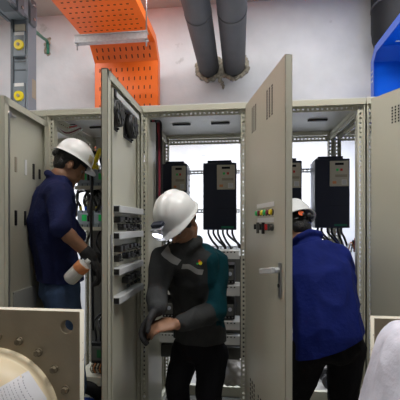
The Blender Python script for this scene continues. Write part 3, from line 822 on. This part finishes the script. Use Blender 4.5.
s2 = (at(470, 318, Yf2)-at(374.5, 318, Yf2)).x
flange_machine('beige flanged machine behind the pale grey shirt, bottom right', 470, 422, Yf2, 0.255, s2, s2, (at(400, 323.5, Yf2)-at(400, 422, Yf2)).z,
               [(391, 337, 0.024)], 0.205, None, 0.45)

# ------------------------------------------------------------------ people
def orth(fwd, up):
    u = V(up).normalized(); f = V(fwd); f = (f-u*f.dot(u)).normalized(); r = f.cross(u)
    return f, r, u                                         # forward, right-hand side, up
def chain(m, pts, rad, flat=1.0, step=0.32):
    for i in range(len(pts)-1):
        a, b = V(pts[i]), V(pts[i+1]); n = max(2, int((b-a).length/(min(rad[i], rad[i+1])*step))+1)
        for k in range(n+1):
            t = k/n; r = rad[i]*(1-t)+rad[i+1]*t
            m.ell(a.lerp(b, t), r, None, 2)
def torso(m, secs, grow=0.0):
    """secs: (centre, forward, up, half width, half depth)"""
    for i in range(len(secs)-1):
        A, B = secs[i], secs[i+1]; n = 16
        for k in range(n+1):
            t = k/n; c = V(A[0]).lerp(V(B[0]), t); f, r, u = orth(V(A[1]).lerp(V(B[1]), t), V(A[2]).lerp(V(B[2]), t))
            hw = A[3]*(1-t)+B[3]*t+grow; hd = A[4]*(1-t)+B[4]*t+grow
            m.ell(c, (hw, hd, 0.05+grow), Matrix((r, f, u)).transposed(), 3)
def head(m, c, fwd, up, k=1.0):
    f, r, u = orth(fwd, up); R = Matrix((f, r, u)).transposed()
    P = lambda x, y, z: V(c)+(f*x+r*y+u*z)*k
    E = lambda p, rad, R_=R, sub=3: m.ell(P(*p), [q*k for q in rad], R_, sub)
    E((-0.008, 0, 0.022), (0.098, 0.076, 0.098)); E((0.028, 0, -0.045), (0.060, 0.060, 0.072)); E((0.060, 0, -0.088), (0.026, 0.030, 0.022))
    E((0.030, 0.030, -0.070), (0.048, 0.030, 0.030)); E((0.030, -0.030, -0.070), (0.048, 0.030, 0.030))
    E((0.060, 0.032, -0.028), (0.028, 0.026, 0.024)); E((0.060, -0.032, -0.028), (0.028, 0.026, 0.024))
    E((0.076, 0, 0.020), (0.020, 0.055, 0.016))
    for q in range(6): E((0.090+0.0042*q, 0, 0.010-0.0088*q), (0.012, 0.009+0.001*q, 0.012), R, 2)
    for s in (-1, 1): E((0.100, s*0.012, -0.036), (0.012, 0.010, 0.009), R, 2)
    E((0.086, 0, -0.058), (0.012, 0.024, 0.008), R, 2); E((0.083, 0, -0.069), (0.012, 0.021, 0.008), R, 2)
    for s in (-1, 1):
        Re = R @ Matrix.Rotation(s*0.35, 3, 'Z')
        E((-0.004, s*0.078, -0.018), (0.020, 0.008, 0.032), Re, 2); E((-0.008, s*0.083, -0.004), (0.016, 0.006, 0.016), Re, 2)
    return P, R
def eyes(parent, P, R, k=1.0):
    for s in (-1, 1):
        m = MB(); m.use(M['eye']).ell(P(0.0765, s*0.031, -0.004), 0.0100*k, None, 2)
        m.use(M['hair']).ell(P(0.0850, s*0.031, -0.006), 0.0055*k, None, 2)
        m.build('eye', None, parent)
        MB().ell(P(0.092, s*0.031, 0.017), [0.006*k, 0.020*k, 0.004*k], R, 2).build('eyebrow', M['hair'], parent)
def hair(parent, P, R, k=1.0):
    m = MB(True); m.ell(P(-0.018, 0, 0.030), [0.096*k, 0.080*k, 0.095*k], R, 3); m.ell(P(-0.048, 0, -0.015), [0.052*k, 0.070*k, 0.058*k], R, 3)
    for s in (-1, 1): m.ell(P(0.022, s*0.066, 0.012), [0.022*k, 0.014*k, 0.040*k], R, 2)
    o = m.build('hair', M['hair'], parent); remesh(o, 0.007, 3); return o
def hand(m, wrist, d, pn, side=1, curl=0.5, k=1.0, g=0.0):
    """d: direction of the hand, pn: where the palm faces, side: +1/-1 thumb side"""
    d = V(d).normalized(); pn = V(pn); pn = (pn-d*pn.dot(d)).normalized(); l = d.cross(pn)*side; w_ = V(wrist)
    Rm = Matrix((d, l, pn)).transposed()
    m.ell(w_+d*0.045*k, (0.052*k, 0.038*k+g, 0.015*k+g), Rm, 3); m.ell(w_+d*0.07*k, (0.030*k, 0.040*k+g, 0.014*k+g), Rm, 3); m.ell(w_+d*0.012*k, (0.035*k, 0.028*k+g, 0.018*k+g), Rm, 2)
    for off, ln in ((0.030, 0.070), (0.010, 0.080), (-0.010, 0.074), (-0.029, 0.058)):
        p = w_+d*0.085*k+l*off*k; an = curl*0.45; pts = [p-d*0.02*k, p]
        for q, fr in enumerate((0.45, 0.32, 0.23)):
            dd = d*math.cos(an)+pn*math.sin(an)+l*off*1.5; p = p+dd.normalized()*ln*fr*k*1.05; pts.append(p); an += curl*(0.75 if q == 0 else 0.6)
        chain(m, pts, [0.0095*k+g, 0.0095*k+g, 0.0085*k+g, 0.008*k+g, 0.007*k+g], step=0.5)
    p = w_+d*0.025*k+l*0.028*k; t1 = (d*0.75+l*0.75+pn*0.35).normalized(); t2 = (d*0.95+l*0.20+pn*0.5*(0.5+curl)).normalized()
    chain(m, [p, p+t1*0.035*k, p+t1*0.035*k+t2*0.03*k, p+t1*0.035*k+t2*0.052*k], [0.015*k+g, 0.012*k+g, 0.010*k+g, 0.008*k+g], step=0.5)
def foot(m, ankle, d, g=0.0):
    d = V(d); d.z = 0; d.normalize(); a = V(ankle); R = Matrix((d, V((0, 0, 1)).cross(d), V((0, 0, 1)))).transposed()
    a0 = V((a.x, a.y, 0))
    m.ell(a0+V((0, 0, 0.05)), (0.06, 0.042, 0.05), R, 3); m.ell(a0+d*0.07+V((0, 0, 0.042)), (0.085, 0.045, 0.042), R, 3); m.ell(a0+d*0.14+V((0, 0, 0.034)), (0.06, 0.047, 0.034), R, 3)
    m.ell(a+V((0, 0, 0.02)), 0.045, None, 2)
def displace(o, fn):
    """push every vertex along its normal by fn(position)"""
    me = o.data; n = len(me.vertices); co = [0.0]*(3*n); me.vertices.foreach_get('co', co)
    no = [c for v in me.vertex_normals for c in v.vector]
    for i in range(n):
        p = V(co[3*i:3*i+3]); d = fn(p)
        for k in range(3): co[3*i+k] += no[3*i+k]*d
    me.vertices.foreach_set('co', co); me.update()
def wrinkle(o, amp, sc_, stretch=(1, 1, 0.6), seed=0.0):
    off = V((seed, seed*1.7, -seed))
    def fn(c):
        p = V((c.x*stretch[0], c.y*stretch[1], c.z*stretch[2]))*sc_+off
        n1 = noise.noise(p); n2 = noise.noise(p*2.3+V((3, 1, 7)))
        return amp*(0.70*(1-abs(n1)*2.2)+0.55*n2-0.30)
    displace(o, fn)
displace(BAG, lambda c: 0.012*noise.noise(c*38))
def clip(o, co, no):
    """cut away what lies on the side the normal points to (open hem / cuff)"""
    bm = bmesh.new(); bm.from_mesh(o.data)
    bmesh.ops.bisect_plane(bm, geom=bm.verts[:]+bm.edges[:]+bm.faces[:], plane_co=V(co), plane_no=V(no), clear_outer=True)
    bm.to_mesh(o.data); bm.free()
def helmet(parent, c, fwd, up, k=1.0, sticker=None, lamp=False, tape=False, tilt=0):
    f, r, u = orth(fwd, up)
    R = Matrix((f, r, u)).transposed(); T = Matrix.Translation(V(c)) @ R.to_4x4() @ Matrix.Scale(k, 4)
    n, rings = 64, 16
    m = MB(); vs = []
    RX, RY, RZ = 0.132, 0.112, 0.125
    def bump_(x, y, el):
        s_ = 0.0
        fade = max(0.0, min(1.0, (el-0.30)*3))
        s_ += 0.0065*math.exp(-(y/0.017)**4)*fade                   # centre ridge
        for q in (-0.048, 0.048): s_ += 0.0035*math.exp(-((y-q)/0.009)**2)*fade
        return s_
    def dome_pt(az, el, off=0.0):
        x = RX*math.cos(el)*math.cos(az); y = RY*math.cos(el)*math.sin(az); z = RZ*math.sin(el)
        d_ = V((x/RX**2, y/RY**2, z/RZ**2)).normalized()
        return V((x, y, z))+d_*(bump_(x, y, el)+off)
    top = m.bm.verts.new(dome_pt(0, PI/2))
    for i in range(1, rings+1):
        el = PI/2*(1-i/rings); vs.append([m.bm.verts.new(dome_pt(2*PI*q/n, el)) for q in range(n)])
    def rim(off_f, off_s, z):
        out = []
        for q in range(n):
            az = 2*PI*q/n; ca = math.cos(az); ext = off_s+(off_f-off_s)*max(0, ca)**2.0
            zz_ = z-0.016*max(0, ca)**2*(1 if off_f > 0.02 else 0)
            out.append(m.bm.verts.new(((RX+ext)*ca, (RY+ext)*math.sin(az), zz_)))
        return out
    vs.append(rim(0.006, 0.004, -0.012)); vs.append(rim(0.050, 0.013, -0.018)); vs.append(rim(0.051, 0.014, -0.022)); vs.append(rim(0.0, -0.002, -0.016))
    inner = [m.bm.verts.new(((RX-0.006)*math.cos(2*PI*q/n), (RY-0.006)*math.sin(2*PI*q/n), 0.0)) for q in range(n)]; vs.append(inner)
    vs.append([m.bm.verts.new(((RX-0.006)*0.72*math.cos(2*PI*q/n), (RY-0.006)*0.72*math.sin(2*PI*q/n), RZ*0.66)) for q in range(n)])
    fs = []
    for q in range(n): fs.append(m.bm.faces.new((top, vs[0][q], vs[0][(q+1) % n])))
    for i in range(len(vs)-1):
        for q in range(n): fs.append(m.bm.faces.new((vs[i][q], vs[i+1][q], vs[i+1][(q+1) % n], vs[i][(q+1) % n])))
    fs.append(m.bm.faces.new(vs[-1]))
    m.use(M['helmet']); m._f(fs, True)
    bmesh.ops.transform(m.bm, matrix=T, verts=m.bm.verts[:])
    h = m.build('hard_hat', None, parent)
    def patch(az0, az1, e0, e1, mm, name, off=0.0015):
        mb = MB(); mb.use(mm); N = 8
        G = [[mb.bm.verts.new(T @ dome_pt(az0+(az1-az0)*i/N, e0+(e1-e0)*j/N, off)) for j in range(N+1)] for i in range(N+1)]
        mb._f([mb.bm.faces.new((G[i][j], G[i+1][j], G[i+1][j+1], G[i][j+1])) for i in range(N) for j in range(N)], True)
        mb.build(name, None, h)
    if tape: patch(0.55, 0.98, 0.06, 0.44, M['tape'], 'tape_patch', 0.003)
    # headband inside, at the back
    pts = [T @ V((0.108*math.cos(a), 0.092*math.sin(a), -0.022-0.020*max(0, -math.cos(a)))) for a in [2*PI*q/32 for q in range(33)]]
    mb = MB(); mb.use(M['black'])
    A = [[mb.bm.verts.new(p+u*zz_*k) for zz_ in (-0.014, 0.014)] for p in pts[:-1]]
    mb._f([mb.bm.faces.new((A[q][0], A[(q+1) % 32][0], A[(q+1) % 32][1], A[q][1])) for q in range(32)], True)
    mb.ell(T @ V((-0.118, 0, -0.045)), (0.018, 0.018, 0.018)); mb.ell(T @ V((-0.110, -0.035, -0.040)), (0.014, 0.014, 0.014)); mb.ell(T @ V((-0.110, 0.035, -0.040)), (0.014, 0.014, 0.014))
    mb.build('headband', None, h)
    if sticker:
        mb = MB(); mb.use(M['orange_st']).cyl(T @ V(sticker), T @ (V(sticker)*1.03), 0.016*k, seg=6, smooth=False); mb.build('orange_ratchet', None, h)
    if lamp:
        p = T @ V((RX+0.030, 0.006, 0.020)); mb = MB()
        mb.use(M['drive']).box(T @ V((RX+0.012, 0.006, 0.042)), (0.030, 0.062, 0.020), R, 0.004)
        mb.use(M['drive_side']).box(T @ V((RX+0.032, 0.006, 0.030)), (0.028, 0.066, 0.010), R, 0.003)
        mb.use(M['drive_side']).cyl(p+(f*0.002-u*0.006)*k, p+(f*0.022-u*0.016)*k, 0.022, 0.025, seg=20)
        mb.build('headlamp', None, h)
        mb = MB(); mb.cyl(p+(f*0.0222-u*0.0161)*k, p+(f*0.025-u*0.0175)*k, 0.0225, seg=20); mb.build('headlamp_lens', M['led'], h)
    return h
def figure(label, J, cfg):
    """J: joints in world space; builds body + clothes"""
    base = V((J['pelvis'].x, J['pelvis'].y, 0))
    f, r, u = orth(J['fwd'], J['chest']-J['pelvis'])
    f0, r0, u0 = orth(J['pfwd'] if 'pfwd' in J else J['fwd'], J.get('pup', V((0, 0, 1))))
    hf, hr, hu = orth(J['hfwd'], J['hup'])
    kw = cfg.get('w', 1.0)
    secs = [(J['pelvis']+u0*-0.04, f0, u0, 0.155*kw, 0.105*kw), (J['pelvis']+u0*0.05, f0, u0, 0.155*kw, 0.105*kw),
            (J['belly'], (f0+f)/2, (u0+u)/2, 0.140*kw, 0.100*kw), (J['chest'], f, u, 0.160*kw, 0.115*kw),
            (J['upchest'], f, J['neck']-J['chest'], 0.150*kw, 0.090*kw)]
    neckp = J['head']-hu*0.075-hf*0.018
    body = MB(True); body.use(M['skin'])
    torso(body, secs, -0.012)
    chain(body, [J['neck']-u*0.03, J['neck'], neckp], [0.070, 0.056, 0.052])
    hk = cfg.get('hk', 0.95); P, R = head(body, J['head'], J['hfwd'], J['hup'], hk)
    for s in ('R', 'L'):
        chain(body, [J['upchest'].lerp(J['sh'+s], 0.5), J['sh'+s], J['el'+s], J['wr'+s]], [0.06, 0.052, 0.040, 0.028])
        e = (J['el'+s]+(J['wr'+s]-J['el'+s])*0.3); body.ell(e, 0.040, None, 2)
        if s+'hand' in cfg and not cfg[s+'hand'].get('glove'):
            q = cfg[s+'hand']; hand(body, J['wr'+s], q['d'], q['pn'], q['side'], q.get('curl', 0.6))
        chain(body, [J['hip'+s], J['kn'+s], J['an'+s]], [0.078, 0.054, 0.040]); foot(body, J['an'+s], J['toe'+s])
    b = body.build('person', None); remesh(b, 0.0065, 4)
    tag(b, label, 'person')
    eyes(b, P, R, hk)
    if cfg.get('hair', True): hair(b, P, R, hk)
    # shirt
    m = MB(True); torso(m, [(J['pelvis']+u0*cfg.get('hem', -0.08), f0, u0, 0.165*kw, 0.115*kw)]+secs[1:], cfg.get('loose', 0.012))
    for s in ('R', 'L'):
        sl = cfg.get('sleeve'+s, cfg.get('sleeve', 1.0)); e = J['el'+s]; wv = J['wr'+s]
        chain(m, [J['upchest'].lerp(J['sh'+s], 0.45), J['sh'+s], e], [0.092, 0.070, 0.056])
        if sl > 0.02: chain(m, [e, e.lerp(wv, sl)], [0.056, 0.056-0.014*sl])
    chain(m, [J['upchest'], J['neck']-u*0.015+f*0.0], [0.10, 0.070])
    chain(m, [J['neck'], J['neck'].lerp(neckp, 0.28)], [0.068, 0.060])
    cf, cr, cu_ = orth(J['fwd'], J['neck']-J['upchest']+Z*0.02)
    ring = [J['neck']+Z*0.012+(cf*math.cos(a)*0.070+cr*math.sin(a)*0.076)+cu_*(0.0-0.035*max(0, math.cos(a))**3) for a in [0.35+q*(2*PI-0.7)/20 for q in range(21)]]
    chain(m, ring, [0.017]*21, step=0.6)
    m.use(cfg['shirt']); o = m.build('shirt', None, b); remesh(o, 0.0075, 7)
    wrinkle(o, cfg.get('wr', 0.010), cfg.get('wsc', 11), seed=cfg.get('seed', 1.0))
    for co, no in cfg.get('clips', []): clip(o, co, no)
    # trousers
    m = MB(True); torso(m, [(J['pelvis']+u0*-0.045, f0, u0, 0.155*kw, 0.110*kw), (J['pelvis']+u0*0.09, f0, u0, 0.145*kw, 0.098*kw)], 0.0)
    for s in ('R', 'L'):
        a = J['an'+s]; chain(m, [J['hip'+s], J['kn'+s], a+(J['kn'+s]-a)*0.06], [0.092, 0.070, 0.060])
    m.use(cfg['trousers']); tr = m.build('trousers', None, b); remesh(tr, 0.008, 6); wrinkle(tr, 0.008, 9, seed=4.2)
    for s in ('R', 'L'):
        m = MB(True); foot(m, J['an'+s], J['toe'+s]); m.use(M['rubber']); sh_ = m.build('shoe', None, b); remesh(sh_, 0.008, 3)
        displace(sh_, lambda c: 0.005)
        for v in sh_.data.vertices: v.co.z = max(0.002, v.co.z)
        q = cfg.get(s+'hand')
        if q and q.get('glove'):
            m = MB(True); d = V(q['d']).normalized()
            hand(m, J['wr'+s], q['d'], q['pn'], q['side'], q.get('curl', 0.6), 1.04, 0.0025)
            chain(m, [J['wr'+s]-(J['wr'+s]-J['el'+s]).normalized()*0.035, J['wr'+s]], [0.036, 0.034])
            m.use(M['glove']); g = m.build('glove', None, b); remesh(g, 0.005, 3)
    if cfg.get('helmet'): helmet(b, J['head']+hu*cfg.get('hz', 0.055)+hf*0.0, cfg['helmet'].pop('fwd', J['hfwd']), cfg['helmet'].pop('up', J['hup']), **cfg['helmet'])
    return b, o, tr, (f, r, u)

Z = V((0, 0, 1))
# --- man in the navy shirt (left), right side to the camera, looking down to the right
f1 = V((0.80, 0.60, 0)).normalized(); r1 = f1.cross(Z)
pel = at(60, 284, -0.100); 
J = dict(fwd=f1, pfwd=f1, pelvis=pel, belly=at(55, 254, -0.100), chest=at(51.5, 217, -0.090), upchest=at(55, 195, -0.080), neck=at(61, 180, -0.080),
         head=at(70, 165.5, -0.080), hfwd=f1*0.86+Z*-0.50, hup=Z*0.86+f1*0.45)
J['shR'] = at(55, 197, -0.080)+r1*0.145; J['shL'] = at(55, 197, -0.080)-r1*0.15
J['elR'] = at(60, 227, -0.280); J['wrR'] = at(91, 257, -0.220)
J['elL'] = at(76, 236, 0.060); J['wrL'] = at(84, 252, 0.180)
J['hipR'] = pel+r1*0.085-Z*0.03; J['hipL'] = pel-r1*0.085-Z*0.03
J['knR'] = V((pel.x, pel.y, 0.50))+r1*0.10+f1*0.05; J['knL'] = V((pel.x, pel.y, 0.50))-r1*0.09+f1*0.06
J['anR'] = V((pel.x, pel.y, 0.09))+r1*0.11; J['anL'] = V((pel.x, pel.y, 0.09))-r1*0.10
J['toeR'] = V((1, -0.15, 0)); J['toeL'] = V((1, 0.0, 0))
hd = (at(97, 268, -0.210)-at(91, 257, -0.220))
cfg = dict(shirt=M['navy'], trousers=M['jeans'], sleeve=0.0, hem=-0.02, clips=[(at(60, 279, -0.1), (-0.05, 0, -1))], w=1.0, wr=0.011, wsc=10, seed=2.0, loose=0.014,
           Rhand=dict(d=hd, pn=V((-0.75, -0.1, -0.5)), side=1, curl=0.9, glove=True), Lhand=dict(d=(0.4, 0.8, -0.2), pn=(0, 0, -1), side=-1, curl=0.6, glove=True),
           hk=0.86, helmet=dict(k=0.79, tape=True, fwd=f1*0.87-Z*0.48, up=Z*0.87+f1*0.48), hz=0.052)
figure('man in navy shirt, jeans and white helmet with tan tape patch, at the left cabinet', J, cfg)
# bottle in his gloved hand
t = thing('plastic_bottle', 'milky plastic bottle with orange label in the black glove', 'bottle', (0, 0, 0))
a = at(86, 263, -0.255); b_ = at(71, 278, -0.260); ax = (b_-a).normalized()
MB().tube([a+ax*q for q in (0, 0.003, 0.012, 0.05, 0.10, 0.118, 0.126, 0.128)], [0.020, 0.028, 0.034, 0.036, 0.036, 0.034, 0.024, 0.004], 24).build('body', M['bottle'], t)
MB().tube([a+ax*q for q in (0.010, 0.014, 0.048, 0.05)], [0.0350, 0.0368, 0.0373, 0.0365], 24).build('label_band', M['orange_lbl'], t)
MB().tube([a+ax*q for q in (0.055, 0.09)], [0.0366, 0.0368], 6).build('white_label', M['white'], t)
MB().cyl(a, a-ax*0.022, 0.014, 0.012).build('cap', M['white'], t)

# --- man in grey and teal (centre), bent over, facing the camera and left
f2 = V((-0.45, -0.89, 0)).normalized(); r2 = f2.cross(Z)
pel = at(199, 344, 0.00)
up2 = (Z*0.88+f2*0.48).normalized()
J = dict(fwd=f2, pfwd=f2, pelvis=pel, belly=at(198, 312, -0.02), chest=at(193, 278, -0.08), upchest=at(191, 258, -0.12), neck=at(186, 245, -0.16),
         head=at(180, 221, -0.23), hfwd=f2*0.62-Z*0.78+r2*0.0, hup=Z*0.66+f2*0.75)
J['shR'] = at(163.5, 259, -0.20); J['shL'] = at(215.5, 263, -0.06)
J['elR'] = at(157, 291, -0.26); J['wrR'] = at(158, 309, -0.38)
J['elL'] = at(216, 311, -0.18); J['wrL'] = at(177, 324, -0.36)
J['hipR'] = pel+r2*0.085-Z*0.04; J['hipL'] = pel-r2*0.085-Z*0.04
J['knR'] = V((pel.x, pel.y, 0.46))+r2*0.10+f2*0.06; J['knL'] = V((pel.x, pel.y, 0.46))-r2*0.10+f2*0.06
J['anR'] = V((pel.x, pel.y, 0.09))+r2*0.12; J['anL'] = V((pel.x, pel.y, 0.09))-r2*0.12
J['toeR'] = f2+r2*0.25; J['toeL'] = f2-r2*0.25
cfg = dict(shirt=M['greyshirt'], trousers=M['blacktrousers'], sleeve=0.86, hem=-0.09, clips=[(at(200, 339, 0.0), (0.05, 0, -1))], w=0.96, wr=0.011, wsc=11, seed=6.0,
           Rhand=dict(d=at(148, 322, -0.40)-J['wrR'], pn=(0.55, -0.2, -0.5), side=1, curl=0.8, glove=True),
           Lhand=dict(d=at(160, 326, -0.40)-J['wrL'], pn=(-0.25, 0.35, -0.85), side=-1, curl=0.85),
           hk=0.92, helmet=dict(k=0.88, lamp=True, fwd=V((-0.34, -0.72, -0.60)), up=V((-0.36, -0.52, 0.76))), hz=0.052)
b2, s2_, tr2, fr = figure('man in charcoal and teal work shirt bent over with a lit helmet lamp, centre', J, cfg)
f, r, u = fr
shL = J['shL']; upc = J['upchest']; armax = (J['elL']-shL).normalized()
def on_shirt(o, px, py):
    best = None
    for p in o.data.polygons:
        c = p.center; d = c-CAM; z = d.dot(FWD); x = 200+F*d.dot(RGT)/z; y = 224-F*d.z/z
        if abs(x-px) < 2.0 and abs(y-py) < 2.0 and (best is None or z < best[0]): best = (z, c.copy(), p.normal.copy())
    return best
def front(px, py): return on_shirt(s2_, px, py)[1]
bm = bmesh.new(); bm.from_mesh(s2_.data)
def cut(co, no): bmesh.ops.bisect_plane(bm, geom=bm.verts[:]+bm.edges[:]+bm.faces[:], plane_co=co, plane_no=no)
tapes = []
for (ax_, ay_), (bx_, by_), wd in (((162, 249), (181, 264), 0.012), ((183, 268), (204, 273), 0.012)):
    A, B = front(ax_, ay_), front(bx_, by_); t_ = (B-A).normalized(); n_ = t_.cross(f).normalized(); ln = (B-A).length
    for co, no in ((A+n_*wd, n_), (A-n_*wd, n_), (A, t_), (B, t_)): cut(co, no)
    tapes.append((A, t_, n_, wd, ln))
cut(upc-r*0.125, r); cut(upc+r*0.150, r)
mats_ = s2_.data.materials; mats_.append(M['teal']); mats_.append(M['reflective'])
for fc in bm.faces:
    c = fc.calc_center_median(); d = c-upc; lat = d.dot(r); fw = d.dot(f)
    q = c-shL; along = q.dot(armax)
    if lat < -0.125 and along < 0.30 and (c-J['wrL']).length > 0.20: fc.material_index = 1
    if lat > 0.150 and fw < 0.02: fc.material_index = 1
    if c.z > J['neck'].z-0.05 and fw < -0.005: fc.material_index = 1
    if 0 < fw < 0.26 and (c-J['elR']).length > 0.12:
        for A, t_, n_, wd, ln in tapes:
            e = c-A
            if abs(e.dot(n_)) < wd and 0 < e.dot(t_) < ln: fc.material_index = 2
bm.to_mesh(s2_.data); bm.free()
hit = on_shirt(s2_, 199, 262)
if hit:
    n_ = hit[1]-hit[2]*0.002; e1 = hit[2].cross(Z).normalized(); e2 = e1.cross(hit[2]).normalized()
    m = MB()
    for mm, dx, dz, rr in (('yellow', 0.004, 0.0, 0.009), ('red', -0.001, 0.009, 0.007), ('green', -0.010, -0.003, 0.005)):
        q = n_-e1*dx+e2*dz*(1 if e2.z > 0 else -1); m.use(M[mm]).cyl(q, q+hit[2]*0.005, rr, seg=14)
    m.build('badge', None, s2_)
fe = lambda px, py, Y: at(px, py, Y)
# --- man in royal blue (right), back to the camera, leaning into the cabinet
f3 = V((-0.30, 0.95, 0)).normalized(); r3 = f3.cross(Z)
pel = at(329, 342, -0.22)
J = dict(fwd=f3+Z*-0.3, pfwd=f3, pelvis=pel, belly=at(326, 312, -0.20), chest=at(320, 278, -0.12), upchest=at(316, 258, -0.05), neck=at(306, 243, 0.02),
         head=at(294.5, 229, 0.06), hfwd=f3*0.75-Z*0.55+V((-0.45, 0, 0)), hup=Z*0.75+f3*0.50+V((-0.1, 0, 0)))
J['shR'] = at(339, 258, -0.06); J['shL'] = at(293, 262, 0.0)
J['elR'] = at(346, 300, 0.10); J['wrR'] = at(336, 322, 0.26)
J['elL'] = at(284, 300, 0.06); J['wrL'] = at(296, 315, 0.24)
J['hipR'] = pel+r3*0.085-Z*0.02; J['hipL'] = pel-r3*0.085-Z*0.02
J['knR'] = at(343, 408, -0.17); J['knL'] = at(289, 405, -0.16)
J['anR'] = V((J['knR'].x+0.0, -0.22, 0.09)); J['anL'] = V((J['knL'].x-0.10, -0.22, 0.09))
J['toeR'] = f3+r3*0.2; J['toeL'] = f3-r3*0.3
cfg = dict(shirt=M['royal'], trousers=M['blacktrousers'], sleeve=0.8, hem=-0.12, clips=[(at(330, 341, -0.2), (0.33, 0, -0.93))], w=0.99, wr=0.010, wsc=9, seed=9.0, loose=0.024,
           Rhand=dict(d=(-0.3, 0.8, -0.3), pn=(-0.3, 0, -1), side=1, curl=0.7), Lhand=dict(d=(0.2, 0.8, -0.2), pn=(0.3, 0, -1), side=-1, curl=0.7),
           helmet=dict(k=0.97, sticker=(-0.112, -0.052, -0.034)), hz=0.052)
b3, s3, tr3, fr3 = figure('man in royal blue shirt with his back turned, leaning into the right cabinet', J, cfg)

# --- crouching person in pale grey, only a shoulder in view at the right edge
f4 = V((1.0, 0.0, 0)).normalized(); r4 = f4.cross(Z)
Y4 = -1.10
pel = at(412, 468, Y4)
up4 = (Z*0.80+f4*0.60).normalized()
J = dict(fwd=f4-Z*0.5, pfwd=f4, pelvis=pel, belly=pel+Z*0.14+f4*0.02, chest=pel+Z*0.24+f4*0.07, upchest=at(432, 375, Y4)+f4*0.03, neck=at(432, 375, Y4)+f4*0.13+Z*0.05,
         head=at(432, 375, Y4)+f4*0.25+Z*0.13, hfwd=f4*0.8-Z*0.6, hup=Z*0.8+f4*0.6)
J['shR'] = J['upchest']+r4*0.15+f4*0.01-Z*0.02; J['shL'] = J['upchest']-r4*0.15-Z*0.02
J['elR'] = J['shR']+f4*0.12-Z*0.24+r4*0.03; J['wrR'] = J['elR']+f4*0.22-Z*0.04
J['elL'] = J['shL']+f4*0.12-Z*0.24; J['wrL'] = J['elL']+f4*0.22-Z*0.04
J['hipR'] = pel+r4*0.08; J['hipL'] = pel-r4*0.08
for s, q in (('R', r4), ('L', -r4)):
    J['kn'+s] = pel+f4*0.36+q*0.14+Z*0.02; J['an'+s] = V((pel.x, pel.y, 0.09))+f4*0.25+q*0.14
    J['toe'+s] = f4+q*0.2
cfg = dict(shirt=M['lilac'], trousers=M['greyshirt'], sleeve=0.7, hem=-0.05, w=1.0, wr=0.011, wsc=9, seed=3.0,
           Rhand=dict(d=f4, pn=-r4, side=-1, curl=0.6), Lhand=dict(d=f4, pn=r4, side=1, curl=0.6))
b4, s4, _, _ = figure('person in pale grey shirt hunched at the right edge, only a shoulder in view', J, cfg)
t = thing('stool', 'low stool under the person in the pale grey shirt', 'stool', (pel.x, pel.y, 0))
zs = pel.z-0.155
MB().cyl((0, 0, zs-0.03), (0, 0, zs), 0.16, seg=28).build('seat', M['black'], t)
for q in range(4):
    an = PI/4+q*PI/2; MB().cyl((0.15*math.cos(an), 0.15*math.sin(an), 0), (0.11*math.cos(an), 0.11*math.sin(an), zs-0.03), 0.012, seg=10).build('leg', M['steel'], t)
